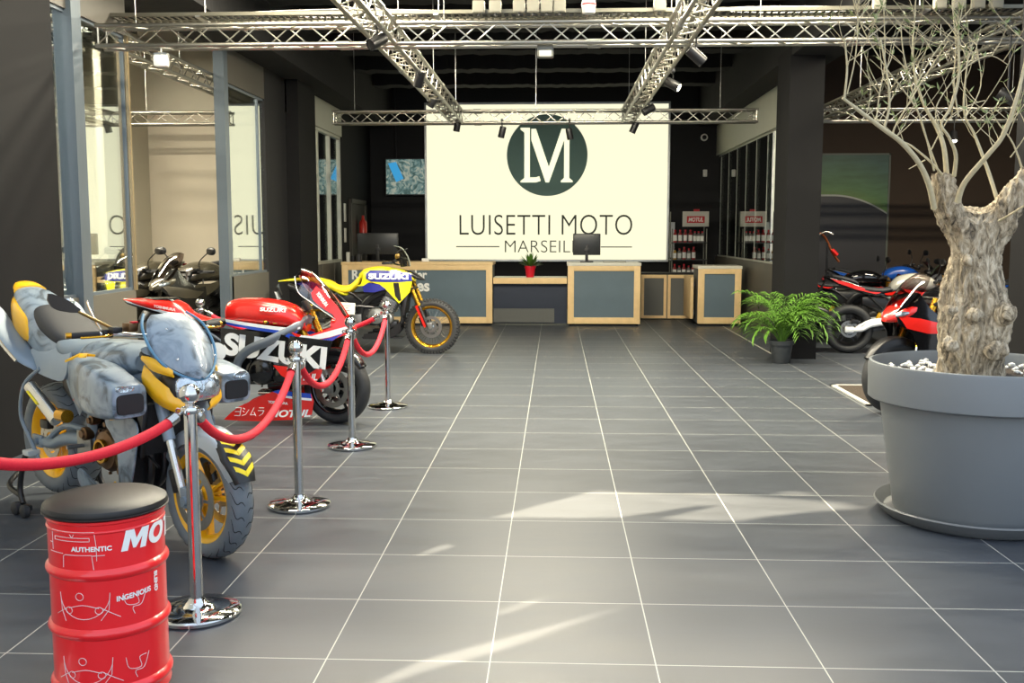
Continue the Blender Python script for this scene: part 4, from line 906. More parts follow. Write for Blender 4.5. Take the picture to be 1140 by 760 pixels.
def wheel(root, name, c, R_, wd, rr, rim_m, M=None, style='cast', discs=(), dr=.155, tm=None, knob=False, grooves=False, n_sp=5, spw=1):
    cx, cz = c; M = M or Matrix.Identity(4)
    mb = MB(M @ Matrix.Translation((cx, 0, cz)))
    ww = wd*.36
    mb.lathe([(rr, -ww-.006), (rr+.008, -ww-.006), (rr+.008, -ww), (rr-.012, -ww*.75), (rr-.022, -ww*.3), (rr-.022, ww*.3), (rr-.012, ww*.75), (rr+.008, ww), (rr+.008, ww+.006), (rr, ww+.006), (rr-.02, ww*.8), (rr-.03, ww*.3), (rr-.03, -ww*.3), (rr-.02, -ww*.8)], axis='Y', n=64, closed=True)
    if style == 'cast':
        mb.lathe([(.018, -.05), (.042, -.045), (.048, -.02), (.048, .02), (.042, .045), (.018, .05)], axis='Y', n=24, closed=True)
        for k in range(n_sp):
            a = 2*PI*k/n_sp+.3; d = Vector((math.cos(a), 0, math.sin(a))); s_ = Vector((-math.sin(a), 0, math.cos(a)))
            for g in (-.5, .5): mb.bar(d*.035+s_*g*.02, d*(rr-.018)+s_*g*.062*spw, .02, .017*spw*1.2, .004, up=(0, 1, 0))
            mb.bar(d*.035, d*(rr*.6), .012, .03, .003, up=(0, 1, 0))
    w = mb.build(name, rim_m, root)
    if style == 'wire':
        mb = MB(M @ Matrix.Translation((cx, 0, cz))); mb.lathe([(.015, -.055), (.035, -.05), (.035, -.035), (.02, -.03), (.02, .03), (.035, .035), (.035, .05), (.015, .055)], axis='Y', n=20, closed=True)
        for k in range(36):
            a = 2*PI*k/36; b = a+(.5 if k % 2 else -.5)*.7; g = .04 if k % 4 < 2 else -.04
            mb.tube([(.032*math.cos(b), g, .032*math.sin(b)), ((rr-.02)*math.cos(a), 0, (rr-.02)*math.sin(a))], .0018, 5)
        mb.build('spokes', brt, w)
    mb = MB(M @ Matrix.Translation((cx, 0, cz))); h = R_-rr; prof = [(rr, -ww), (rr+h*.12, -wd*.44)]
    for i in range(15):
        a = -PI/2+PI*i/14; prof.append((rr+h*.38+h*.62*math.cos(a)**.75 if abs(math.cos(a)) > 1e-6 else rr+h*.38, wd/2*math.sin(a)))
    prof += [(rr+h*.12, wd*.44), (rr, ww)]
    mb.lathe(prof, axis='Y', n=96, closed=True)
    if knob:
        for k in range(52):
            a = 2*PI*k/52
            for yy, dr_ in ((-.36, -.016), (-.13, -.003), (.13, -.003), (.36, -.016)):
                aa = a+(0 if abs(yy) > .2 else PI/52); rad = R_+dr_
                mb.box((rad*math.cos(aa), yy*wd, rad*math.sin(aa)), (.036, wd*.18, .024), .002, rot=(0, -aa, 0))
    t = mb.build('tire', tm or tire_m, w)
    if grooves:
        mb = MB(M @ Matrix.Translation((cx, 0, cz)))
        for k in range(26):
            for sg_ in (-1, 1):
                P = []
                for i in range(7):
                    th = (.08+.82*i/6)*PI/2*.9; a = 2*PI*(k+.5*(sg_ > 0))/26+.16*(i/6)**1.5*1.4+.05*math.sin(i*1.3)
                    rad = rr+h*.38+h*.62*math.cos(th)**.75+.0006; P.append((rad*math.cos(a), sg_*wd/2*math.sin(th), rad*math.sin(a)))
                mb.tube(P, [.001, .0022, .0022, .0022, .002, .0015, .001], 5, 2)
        mb.build('tread_grooves', groove_m, t)
    for g in discs:
        mb = MB(M @ Matrix.Translation((cx, g, cz))); mb.lathe([(dr*.72, -.0025), (dr, -.0025), (dr, .0025), (dr*.72, .0025)], axis='Y', n=48, closed=True)
        for k in range(24):
            a = 2*PI*k/24; q = dr*(.8 if k % 2 else .92); mb.lathe([(0, 0), (.005, 0), (.005, .0062), (0, .0062)], (q*math.cos(a), -.0031, q*math.sin(a)), 'Y', 6)
        mb.lathe([(.04, -.004), (.07, -.004), (.07, .004), (.04, .004)], axis='Y', n=30, closed=True)
        for k in range(7): a = 2*PI*k/7; mb.bar((.065*math.cos(a), 0, .065*math.sin(a)), (dr*.74*math.cos(a), 0, dr*.74*math.sin(a)), .014, .005, up=(0, 1, 0))
        mb.build('brake_disc', disc_m, w)
    return w

def steer(cx, ang): return Matrix.Translation((cx, 0, 0)) @ Matrix.Rotation(ang, 4, 'Z') @ Matrix.Translation((-cx, 0, 0))

def chassis(root, P):
    WB = P['WB']; ra = P.get('ra', (0, P['Rr'])); fa = (WB, P['Rf']); hd = P['head']; M = steer(WB-.1, P.get('steer', 0)); pv = P.get('pivot', (.55, .42))
    fr_m = P.get('frame', steel_d); sw_m = P.get('swing', cast); dy = .11
    wheel(root, 'front_wheel', fa, P['Rf'], P.get('wf', .12), P.get('rimf', .215), P.get('rim', blk), M, P.get('style', 'cast'), P.get('fd', (-.07, .07)), P.get('dr', .155), P.get('tm'), P.get('knob'), P.get('grooves'), P.get('n_sp', 5), P.get('spw', 1))
    wheel(root, 'rear_wheel', ra, P['Rr'], P.get('wr', .185), P.get('rimr', .215), P.get('rim', blk), None, P.get('style', 'cast'), (-.075,), .11, P.get('tm'), P.get('knob'), P.get('grooves'), P.get('n_sp', 5), P.get('spw', 1))
    d = (Vector((hd[0], 0, hd[1]))-Vector((fa[0]-.03, 0, fa[1]))); L_ = d.length; d.normalize()
    for g in (-dy, dy):
        ax = Vector((fa[0]-.03, g, fa[1])); mb = MB(M); s1 = P.get('slider', .36)
        mb.tube([ax+d*(L_*.40), ax+d*(L_+.03)], P.get('forkR', .029), 16); f = mb.build('fork_leg', P.get('fork', gold), root)
        MB(M).tube([ax-d*.02, ax+d*(L_*.42)], .021, 16).build('slider', P.get('slider_m', brt), f)
        mb = MB(M); mb.box((fa[0]-.01, g, fa[1]+.01), (.075, .04, .10), .012); 
        mb.lathe([(0, -.01), (.022, -.01), (.022, .012), (0, .015)], (fa[0], g*1.2, fa[1]), 'Y', 16); mb.build('axle_clamp', P.get('slider_foot', cast), f)
        mb = MB(M); cc = Vector((fa[0]-.11, g*.86, fa[1]+.075)); mb.box(cc, (.06, .05, .12), .014, rot=(0, -.35, 0)).tube([cc+Vector((0, -.028*(1 if g > 0 else 1), .03)), cc+Vector((0, .028, .03))], .016, 12)
        mb.build('brake_caliper', P.get('cal', blk), root)
        MB(M).tube([cc+Vector((0, 0, .06)), (fa[0]-.17, g*.9, fa[1]+.25), (hd[0]-.0, g*.6, hd[1]-.15)], .005, 6, 5).build('brake_hose', blk, root)
    mb = MB(M); top = ax+d*L_
    for q in (L_-.01, L_-.2): c = Vector((fa[0]-.03, 0, fa[1]))+d*q; mb.box(c, (.06, 2*dy+.07, .03), .01, rot=(0, .4, 0))
    mb.build('triple_clamp', P.get('clamp', blk), root)
    # swingarm
    mb = MB()
    for g in (-1, 1):
        mb.tube([(ra[0]-.03, g*.125, ra[1]), (ra[0]+.14, g*.125, ra[1]+.0), (ra[0]*.5+pv[0]*.5, g*.12, (ra[1]+pv[1])/2+.01), (pv[0], g*.09, pv[1])], [.026, .03, .036, .04], 10, 4)
        mb.tube([(ra[0]+.08, g*.12, ra[1]+.02), (ra[0]+.25, g*.105, ra[1]+.11), (pv[0]-.05, g*.08, pv[1]+.03)], .018, 8, 4)
        mb.box((ra[0]-.01, g*.14, ra[1]), (.11, .018, .07), .008).lathe([(0, -.01), (.02, -.01), (.02, .01), (0, .01)], (ra[0], g*.155, ra[1]), 'Y', 14)
    mb.tube([(pv[0]-.1, -.12, pv[1]), (pv[0]-.1, .12, pv[1])], .035, 12)
    mb.build('swingarm', sw_m, root)
    mb = MB(); 
    for s_ in (1, -1): mb.tube([(ra[0], .10, ra[1]+s_*.095), (pv[0]+.08, .10, pv[1]+s_*.04)], .009, 6)
    mb.lathe([(.06, -.003), (.098, -.003), (.098, .003), (.06, .003)], (ra[0], .10, ra[1]), 'Y', 40, closed=True); mb.build('chain', steel_d, root)
    MB().box((ra[0]+.06, -.12, ra[1]+.10), (.09, .04, .05), .01).build('rear_caliper', P.get('cal', blk), root)
    MB().loft([(.16, 0, pv[1]+.26, .05, .06, 3), (.30, 0, pv[1]+.24, .075, .10, 3), (.52, 0, pv[1]+.20, .085, .13, 3), (.72, 0, pv[1]+.24, .10, .12, 3), (.95, 0, pv[1]+.30, .09, .08, 3)], 20, 3).build('battery_box', blk, root)
    # shock
    MB().tube([(pv[0]-.16, 0, pv[1]+.0), (pv[0]-.05, 0, pv[1]+.28)], .028, 12).build('shock_absorber', P.get('spring', yel), root)
    # frame spars
    for g in (-1, 1):
        q_ = P.get('spy', .15); k_ = P.get('spr', 1); mb = MB(); mb.tube([(a_, g*b_, c_) for a_, b_, c_ in P['spar']] if 'spar' in P else [(hd[0]-.03, g*.04, hd[1]-.10), (hd[0]-.16, g*(q_-.02), hd[1]-.17), (pv[0]+.18, g*q_, pv[1]+.27-P.get('spd', 0)), (pv[0]+.05, g*(q_-.01), pv[1]+.13), (pv[0], g*.11, pv[1]-.10)], [.04*k_, .042*k_, .042*k_, .036*k_, .028*k_], 10, 5, flat=.6)
        mb.build('frame_spar', fr_m, root)
    mb = MB()
    for g in (-1, 1): mb.tube([(pv[0]+.05, g*.09, pv[1]+.2), (pv[0]-.2, g*.09, pv[1]+.36), (P.get('tail', -.1), g*.05, P.get('tailz', .85)-.06)], .012, 8, 3).tube([(pv[0], g*.09, pv[1]+.05), (pv[0]-.3, g*.09, pv[1]+.33)], .011, 8)
    mb.build('subframe', P.get('sub', fr_m), root)
    # engine
    ex, ez = P.get('eng', (.80, .42)); em = P.get('engine', steel_d)
    mb = MB(); mb.box((ex-.05, 0, ez), (.40, .27, .22), .05).box((ex+.10, 0, ez-.10), (.24, .2, .10), .03).box((ex-.22, 0, ez+.07), (.16, .22, .16), .03)
    e = mb.build('engine', em, root)
    M2 = Matrix.Translation((ex+.12, 0, ez+.16)) @ Matrix.Rotation(R(28), 4, 'Y'); mb = MB(M2)
    mb.box((0, 0, .0), (.19, .30, .16), .012)
    for k in range(5): mb.box((0, 0, -.06+.028*k), (.215, .325, .008), .002)
    mb.box((0, 0, .13), (.20, .33, .09), .02); mb.build('cylinder_block', P.get('cyl', cast), e)
    cm = P.get('cover', blkg); mb = MB(); mb.lathe([(0, .035), (.055, .035), (.07, .028), (.095, .025), (.105, .012), (.112, 0), (.112, -.02), (0, -.02)], (ex-.04, -.15, ez+.01), (0, -1, 0), 32)
    for k in range(8): a = 2*PI*k/8; mb.lathe([(0, .012), (.008, .012), (.008, 0)], (ex-.04+.12*math.cos(a), -.145, ez+.01+.12*math.sin(a)), (0, -1, 0), 8)
    mb.build('clutch_cover', cm, e)
    MB().lathe([(0, .03), (.05, .03), (.065, .02), (.075, 0), (0, 0)], (ex+.11, -.145, ez-.02), (0, -1, 0), 28).build('side_cover', P.get('cover2', cm), e)
    MB().lathe([(0, .035), (.06, .035), (.09, .02), (.1, 0), (0, 0)], (ex+.02, .14, ez), (0, 1, 0), 28).build('generator_cover', cm, e)
    for k in range(P.get('pipes', 4)):
        n_ = P.get('pipes', 4); g = (-.12+.24*k/max(1, n_-1)) if n_ > 1 else 0
        MB().tube([(ex+.20, g, ez+.20), (ex+.28, g*1.0, ez+.10), (ex+.27, g*.9, ez-.08), (ex+.14, g*.6, ez-.17), (ex-.1, g*.4, ez-.18)], .019, 10, 5).build('header_pipe', P.get('pipe', steel_d), root)
    if P.get('rad', True):
        mb = MB(); mb.box((ex+.32, 0, ez+.16), (.035, .34, .26), .008, rot=(0, .18, 0)); rd = mb.build('radiator', rad_m, root)
        MB().box((ex+.325, -.18, ez+.16), (.05, .03, .27), .01, rot=(0, .18, 0)).box((ex+.325, .18, ez+.16), (.05, .03, .27), .01, rot=(0, .18, 0)).build('tank_ends', steel_d, rd)
    # foot controls
    for g in (-1, 1):
        mb = MB(); mb.box((pv[0]-.03, g*.15, pv[1]-.02), (.14, .012, .15), .005).tube([(pv[0]-.03, g*.15, pv[1]-.02), (pv[0]-.04, g*.24, pv[1]-.02)], .011, 8).tube([(pv[0]+.02, g*.165, pv[1]-.06), (pv[0]+.15, g*.17, pv[1]-.07)], .006, 6)
        mb.build('footpeg', P.get('peg', cast), root)
    mb = MB()
    rh = random.Random(int(WB*1000)+int(hd[1]*97))
    for k in range(9):
        a = Vector((ex+rh.uniform(-.25, .2), rh.choice((-1, 1))*rh.uniform(.08, .16), ez+rh.uniform(.0, .3))); b = a+Vector((rh.uniform(-.2, .3), rh.uniform(-.02, .02), rh.uniform(-.1, .22)))
        mb.tube([a, (a+b)/2+Vector((0, .02, rh.uniform(-.06, .06))), b], .007, 6, 4)
    mb.build('hoses', P.get('hose', blk), root)
    return M

def bars(root, M, c, half=.36, rise=.03, back=.10, grip_m=None, bar_m=None, mirrors=None, lever_m=None, mir_m=None, clipon=False, only=None):
    x, z = c; mb = MB(M)
    mb.tube([(x-back, -half, z+rise), (x-back*.5, -half*.62, z+rise), (x, -.08, z), (x, .08, z), (x-back*.5, half*.62, z+rise), (x-back, half, z+rise)], .011, 10, 5)
    h = mb.build('handlebar', bar_m or blk, root)
    for g in (-1, 1):
        a = Vector((x-back, g*half, z+rise)); b = Vector((x-back*.62, g*half*.70, z+rise)); MB(M).tube([a, b], .0165, 14).build('grip', grip_m or rubber, h)
        MB(M).tube([a-(b-a).normalized()*.025, a], .014, 12).build('bar_end', lever_m or blk, h)
        q = b+Vector((.01, -g*.03, 0)); mb = MB(M); mb.box(q, (.045, .05, .04), .01).box(q+Vector((.045, -g*.02, .02)), (.05, .05, .03), .008); mb.build('switchgear', blk, h)
        MB(M).tube([q+Vector((.04, 0, 0)), q+Vector((.065, g*.05, -.005)), a+Vector((.05, -g*.02, -.01))], [.008, .006, .006], 8, 4).build('lever', lever_m or blk, h)
        if mirrors:
            mx, my, mz = mirrors; tp = Vector((x+mx, g*my, z+mz)); mb = MB(M); mb.tube([q, q+Vector((.03, g*.02, mz*.5)), tp], .006, 8, 4)
            mb.add([], []); m_ = mb.build('mirror', mir_m or blk, h)
            mb = MB(M @ Matrix.Translation(tp) @ Matrix.Rotation(-.15*g, 4, 'Z')); mb.loft([(-.012, g*.02, .0, .055, .028, 2.4), (0, g*.02, 0, .075, .042, 2.6), (.022, g*.02, 0, .05, .026, 2.3)], 20, 3); mb.build('mirror_head', mir_m or blk, m_)
    return h

def fender(root, M, c, R_, w, a0, a1, m, name='front_fender', th=.0035, drop=.035):
    rows = []; cx, cz = c
    for i in range(9):
        a = a0+(a1-a0)*i/8; tp = 1-.35*abs(i-4)/4; r_ = R_
        rows.append([(cx+(r_-dz)*math.cos(a), yy*w*tp if abs(yy) > .8 else yy*w*tp, cz+(r_-dz)*math.sin(a)) for yy, dz in ((-1, drop), (-.85, .012), (-.45, .003), (0, 0), (.45, .003), (.85, .012), (1, drop))])
    return MB(M).grid(rows, th, 3).build(name, m, root)
def side(W): return lambda u, v, w_: (u, -(W(u, v))+w_, v)
def decal(W, off=.003): return lambda u, v, w_: (u, -(W(u, v)+off)+w_*.4, v)
def sidetext(mb, s, W, x0, z0, wd, h, ang=0, bold=.03, shear=0, off=.004, sub=.25, skew=0):
    ca, sa = math.cos(ang), math.sin(ang)
    mb.text(s, lambda u, v, w_: (x0+u*ca-v*sa, -(W(x0+u*ca-v*sa, z0+u*sa+v*ca)+off)-w_, z0+u*sa+v*ca), wd, h, .0015, bold=bold, shear=shear, sub=sub)

# ======================================================= bike 1: grey and yellow streetfighter
airbrush = bpy.data.materials.new('airbrushed_grey'); airbrush.use_nodes = True
def _ab():
    n = airbrush.node_tree.nodes; L = airbrush.node_tree.links; p = n['Principled BSDF']; tc = n.new('ShaderNodeTexCoord'); nz = n.new('ShaderNodeTexNoise'); nz.inputs['Scale'].default_value = 7; nz.inputs['Detail'].default_value = 5; nz.inputs['Distortion'].default_value = 1.5
    L.new(tc.outputs['Object'], nz.inputs[0]); cr = n.new('ShaderNodeValToRGB'); e = cr.color_ramp.elements; e[0].position = .36; e[0].color = (*srgb('4a545c'), 1); e[1].position = .55; e[1].color = (*srgb('8795a0'), 1); k = e.new(.44); k.color = (*srgb('6e7d89'), 1)
    L.new(nz.outputs['Fac'], cr.inputs[0]); L.new(cr.outputs[0], p.inputs['Base Color']); p.inputs['Roughness'].default_value = .38; p.inputs['Coat Weight'].default_value = .3
_ab()
grey_s = mat('plain_grey_blue', '7d8b96', .4, .2, var=.08, scale=10); seat_g = mat('grey_seat', '47515b', .6, bump=.1, bscale=300)
gold_b = mat('brown_gold', '8f7440', .3, .8, var=.1)
A1 = R(-37); o1 = Vector((-2.81392598, 5.50475884, 0))
b1 = thing('motorcycle', 'blue grey airbrushed naked motorcycle with yellow wheels, nearest to the camera', 'motorcycle', tuple(o1), A1, 'motorcycles behind the red ropes')
WB1 = 1.45
M1 = chassis(b1, dict(WB=WB1, Rf=.30, Rr=.315, ra=(.04, .40), head=(1.15, .97), pivot=(.60, .47), rim=yel, fork=grey_s, slider_m=brt, slider_foot=grey_s, swing=grey_s, frame=grey_s, eng=(.86, .45), engine=blk, cover=bronze, cover2=gold_b, cyl=steel_d, tm=tire_g, grooves=True, wf=.125, wr=.20, fd=(-.075, .075), tail=-.15, tailz=1.05, pipe=steel_d, cal=blk, n_sp=3, spw=1.7))
silver_p = mat('silver_fender', 'a9b2b8', .3, .4, coat=.4, var=.06, scale=8)
fender(b1, M1, (WB1, .30), .332, .085, R(24), R(150), silver_p, drop=.07)
fender(b1, M1, (WB1, .30), .340, .078, R(20), R(66), mat('fender_black', '1b1c1c', .35), 'fender_tip', .005, .03)
mb = MB(M1)
for k in range(5):
    for g in (-1, 1):
        rows = []
        for aa in (0, .5, 1):
            row = []
            for t_ in (0, .25, .5, .75, 1):
                a = R(24+9*k+4.6*aa+7*t_); tp = 1-.35*abs((math.degrees(a)-20)/46*8-4)/4; yy = .85*t_; r_ = .3455-.0125*t_**3
                row.append((WB1+r_*math.cos(a), g*yy*.078*tp, .30+r_*math.sin(a)))
            rows.append(row)
        mb.grid(rows, .002, 2)
mb.build('fender_stripes', mat('stripe_yellow', 'f2d713', .4), b1)
# tank, pods
mb = MB(); mb.loft([(.42, 0, .87, .10, .07, 2.4), (.55, 0, .89, .15, .10, 2.4), (.75, 0, .90, .19, .10, 2.4), (.95, 0, .91, .19, .09, 2.4), (1.08, 0, .92, .14, .06, 2.4)], 28, 5); tk = mb.build('fuel_tank', airbrush, b1)
for g in (-1, 1):
    mb = MB(); mb.loft([(.46, g*.13, .84, .03, .04, 3), (.55, g*.16, .83, .05, .08, 3.2), (.75, g*.21, .815, .085, .12, 4), (.95, g*.25, .80, .10, .125, 4.8), (1.13, g*.28, .785, .10, .105, 5), (1.265, g*.29, .775, .09, .08, 5), (1.285, g*.29, .772, .08, .072, 5)], 28, 5)
    pd = mb.build('tank_pod', airbrush, b1)
    MB().loft([(1.278, g*.29, .762, .072, .050, 5), (1.292, g*.29, .762, .066, .046, 5)], 24, 2).build('air_scoop', blk, pd)
    MB().loft([(1.12, g*.355, .835, .012, .012, 3), (1.20, g*.35, .84, .02, .016, 3), (1.285, g*.325, .835, .035, .014, 3), (1.292, g*.30, .835, .03, .012, 3)], 14, 3).build('indicator_lens', clear_lens, pd)
    MB().loft([(1.2, g*.362, .838, .010, .012, 3), (1.25, g*.352, .838, .010, .012, 3)], 12, 2).build('indicator_bulb', amber, pd)
    mb = MB()
    for k in range(12): x_ = .80+.03*k; mb.box((x_, g*(.30+.06*(x_-.8)/.35), .88-.045*(x_-.8)/.35), (.014, .012, .02), .003)
    mb.build('vent_louvres', blk, pd)
# yellow X mark on the tank
P_ = [(-.055, .03), (-.02, .055), (0, .02), (.03, .06), (.06, .035), (.025, 0), (.07, -.055), (.01, -.03), (-.045, -.06), (-.025, -.01)]
T = []
for a_, b_ in P_: x_ = .72+b_*1.2; y_ = -.205-a_; T.append(Vector((x_, y_, .82+.12*max(0, 1-abs((y_+.205)/.083)**3)**(1/3)+.006)))
n_ = len(T); mb = MB(); mb.add(T+[Vector((.72, -.205, .948))]+[q-Vector((0, 0, .012)) for q in T], [(i, (i+1) % n_, n_) for i in range(n_)]+[(i, (i+1) % n_, n_+1+(i+1) % n_, n_+1+i) for i in range(n_)])
mb.build('yellow_mark', yel, tk)
# tail, seats
mb = MB(); mb.loft([(-.36, 0, 1.235, .02, .012, 2.2), (-.30, 0, 1.205, .08, .04, 2.4), (-.18, 0, 1.12, .13, .10, 2.5), (-.03, 0, 1.02, .155, .14, 2.6), (.15, 0, .94, .155, .13, 2.6), (.35, 0, .87, .13, .10, 2.4), (.5, 0, .83, .10, .06, 2.2)], 28, 5); tl = mb.build('tail_cowl', airbrush, b1)
for P_ in ([(-.375, 1.245, .03, .014), (-.33, 1.235, .07, .028), (-.27, 1.205, .095, .035)],):
    MB().loft([(x_, 0, z_+.008, w_, h_, 2.4) for x_, z_, w_, h_ in P_], 20, 4).build('yellow_tail_tip', yel, tl)
for g in (-1, 1):
    MB().loft([(-.31, g*.06, 1.17, .02, .03, 2.4), (-.24, g*.085, 1.12, .045, .07, 2.6), (-.14, g*.11, 1.06, .052, .09, 2.8), (-.02, g*.135, 1.02, .03, .07, 2.8), (.02, g*.14, 1.0, .018, .04, 2.6)], 20, 4).build('yellow_side_patch', yel, tl)
mb = MB()
for k in range(4): mb.loft([(-.20+.045*k, 0, 1.205-.022*k, .085-.004*k, .02, 2.5), (-.185+.045*k, 0, 1.20-.022*k, .085-.004*k, .02, 2.5)], 16, 2)
mb.build('tail_ribs', airbrush, tl)
MB().loft([(-.06, 0, 1.12, .05, .02, 2.5), (0, 0, 1.105, .115, .045, 2.6), (.12, 0, 1.045, .145, .055, 2.6), (.27, 0, .985, .14, .045, 2.6), (.34, 0, .965, .11, .03, 2.4)], 28, 5).build('pillion_seat', seat_m, b1)
MB().loft([(.24, 0, .955, .06, .03, 2.5), (.30, 0, .945, .145, .05, 2.7), (.42, 0, .925, .15, .05, 2.7), (.54, 0, .935, .11, .045, 2.5), (.60, 0, .95, .06, .03, 2.3)], 28, 5).build('rider_seat', grey_s, b1)
# twin under-tail mufflers
for g in (-1, 1):
    mf = MB().loft([(.12, g*.17, .83, .03, .03, 2.5, .6), (.02, g*.20, .90, .06, .065, 3, .75), (-.12, g*.22, 1.0, .07, .085, 3.2, .8), (-.23, g*.225, 1.09, .065, .075, 3.2, .8), (-.27, g*.225, 1.12, .045, .05, 3, .8)], 22, 5).build('muffler', grey_s, b1)
    MB().lathe([(.035, 0), (.04, .02), (.03, .02), (.028, 0)], (-.27, g*.225, 1.12), (-.75, 0, .66), 18, closed=True).build('muffler_outlet', brt, mf)
    MB().tube([(.15, g*.29, .87), (.0, g*.295, .95), (-.15, g*.30, 1.07), (-.2, g*.30, 1.14)], .007, 8, 4).build('trim_strip', brt, mf)
MB().tube([(.16, -.17, .82), (.03, -.20, .72), (-.03, -.2, .55), (.02, -.18, .42), (.1, -.17, .30)], .011, 8, 5).build('stay_tube', grey_s, b1)
MB().tube([(.10, -.2, .72), (.36, -.19, .56)], .034, 18).build('shock_reservoir', brt, b1)
MB().tube([(.14, -.236, .70), (.24, -.232, .64)], .006, 6).build('reservoir_sticker', mat('sticker_yellow', 'e9d21e', .5), b1)
MB().tube([(.42, -.20, .60), (.50, -.20, .60)], .035, 18).build('gold_canister', gold, b1)
MB().shell([(.46, .70), (.40, .80), (.46, .86), (.62, .80), (.60, .66), (.54, .60)], side(lambda x, z: .155), .01, .06).mirror().build('side_panel', grey_s, b1)
# radiator shrouds and belly pan
for g in (-1, 1):
    fn = (lambda u, v, w_: (u, -(.17+.05*(1-((v-.5)/.3)**2)-.0)+w_, v)) if g < 0 else (lambda u, v, w_: (u, (.17+.05*(1-((v-.5)/.3)**2))-w_, v))
    MB().shell([(.90, .63), (1.10, .67), (1.20, .62), (1.17, .45), (1.08, .30), (.98, .25), (1.02, .42), (1.0, .54)], fn, .008, .04, k=3).build('radiator_shroud', airbrush, b1)
    MB().shell([(.60, .34), (.75, .27), (1.02, .22), (1.16, .30), (1.10, .20), (.98, .14), (.72, .15), (.55, .24)], (lambda u, v, w_: (u, -.17-.02+(.3-v)*.25+w_, v)) if g < 0 else (lambda u, v, w_: (u, .19-(.3-v)*.25-w_, v)), .008, .04, k=3).build('belly_panel', airbrush, b1)
    MB().shell([(.92, .665), (1.12, .70), (1.14, .675), (.98, .64)], (lambda u, v, w_: (u, -.225+w_, v)) if g < 0 else (lambda u, v, w_: (u, .225-w_, v)), .01, .04).build('yellow_accent', yel, b1)
    MB().shell([(1.0, .34), (1.10, .27), (1.12, .20), (1.06, .22), (1.02, .29)], (lambda u, v, w_: (u, -.232+w_, v)) if g < 0 else (lambda u, v, w_: (u, .232-w_, v)), .01, .04).build('yellow_winglet', yel, b1)
for k, (x_, z_, r_) in enumerate(((.62, .52, .035), (.74, .43, .03), (.95, .50, .028), (.70, .60, .025), (.98, .38, .03), (.86, .60, .022))): MB().lathe([(0, .03), (r_*.6, .03), (r_*.7, .02), (r_, .015), (r_, -.03), (0, -.03)], (x_, -.165, z_), (0, -1, 0), 20).build('engine_cap', bronze, b1)
MB().lathe([(.048, 0), (.06, 0), (.06, .02), (.048, .02)], (.82, -.185, .46), (0, -1, 0), 28, closed=True).build('gold_ring', gold, b1)
MB().shell([(-.02, .86), (.08, .945), (.25, .965), (.42, .96), (.47, .88), (.44, .80), (.36, .77), (.15, .79), (.03, .82)], side(lambda x, z: .172-.9*max(0, z-.87)**1.2), .012, .05, k=3).mirror().build('seat_side', mat('pale_seat_grey', '8e9aa3', .5, var=.04), b1)
# lower big radiator seen between wheel and belly
MB().box((1.06, 0, .42), (.05, .34, .40), .01, rot=(0, .2, 0)).build('oil_cooler', rad_m, b1)
# screen, headlight, cowls
def arcrow(z, x, hw, sag=.05, y0=0): return [(x-sag*(t*t), y0+hw*t, z-.01*abs(t)) for t in (-1, -.7, -.35, 0, .35, .7, 1)]
MB(M1).grid([arcrow(1.165, 1.17, .085, .03), arcrow(1.13, 1.23, .13, .05), arcrow(1.06, 1.305, .160, .07), arcrow(.99, 1.36, .155, .07), arcrow(.93, 1.40, .115, .05), arcrow(.885, 1.425, .05, .02), arcrow(.872, 1.43, .012, .0)], .006, 5).build('fly_screen', airbrush, b1)
MB(M1).tube([(1.13, -.115, 1.16), (1.20, -.165, 1.10), (1.28, -.17, 1.0), (1.345, -.13, .92), (1.40, -.06, .87), (1.415, 0, .858), (1.40, .06, .87), (1.345, .13, .92), (1.28, .17, 1.0), (1.20, .165, 1.10), (1.13, .115, 1.16)], .007, 8, 4).build('screen_edge', mat('screen_edge_blue', '4e7f9e', .4), b1)
mb = MB(M1)
for y_, z_ in ((-.11, 1.10), (.11, 1.10), (-.10, .96), (.10, .96), (0, .92), (0, 1.02)): mb.lathe([(0, .004), (.005, .003), (.006, 0)], (1.335-2.2*y_*y_ + (1.06-z_)*.42+.03, y_, z_), (1, 0, .5), 10)
mb.build('screen_bolts', brt, b1)
hl = MB(M1).loft([(1.22, 0, .82, .11, .07, 2.6), (1.30, 0, .825, .135, .085, 3), (1.375, 0, .815, .132, .075, 3), (1.395, 0, .81, .12, .065, 3)], 26, 4).build('headlight', blk, b1)
MB(M1).loft([(1.38, 0, .818, .126, .068, 3.2), (1.408, 0, .812, .11, .058, 3), (1.42, 0, .80, .06, .03, 2.6)], 26, 4).build('lens', clear_lens, hl)
MB(M1).lathe([(.022, 0), (.03, .012), (.0, .016)], (1.41, -.05, .815), 'X', 16).lathe([(.022, 0), (.03, .012), (.0, .016)], (1.41, .05, .815), 'X', 16).build('reflector', brt, hl)
for g in (-1, 1):
    MB(M1).grid([[(1.18, g*.145, .92), (1.19, g*.165, .87), (1.20, g*.16, .82)], [(1.28, g*.15, .87), (1.29, g*.17, .81), (1.28, g*.155, .76)], [(1.37, g*.12, .81), (1.385, g*.135, .755), (1.37, g*.12, .72)], [(1.41, g*.05, .74), (1.42, g*.05, .72), (1.40, g*.045, .70)]], .008, 4).build('yellow_cowl', yel, b1)
    MB(M1).grid([[(1.19, g*.16, .965), (1.19, g*.165, .955), (1.2, g*.16, .945)], [(1.27, g*.155, .96), (1.28, g*.165, .935), (1.28, g*.16, .905)], [(1.37, g*.115, .905), (1.38, g*.12, .89), (1.38, g*.115, .88)]], .008, 4).build('yellow_bracket', yel, b1)
hb = bars(b1, M1, (1.08, 1.05), .40, .02, .10, bar_m=brt, lever_m=gold, grip_m=rubber)
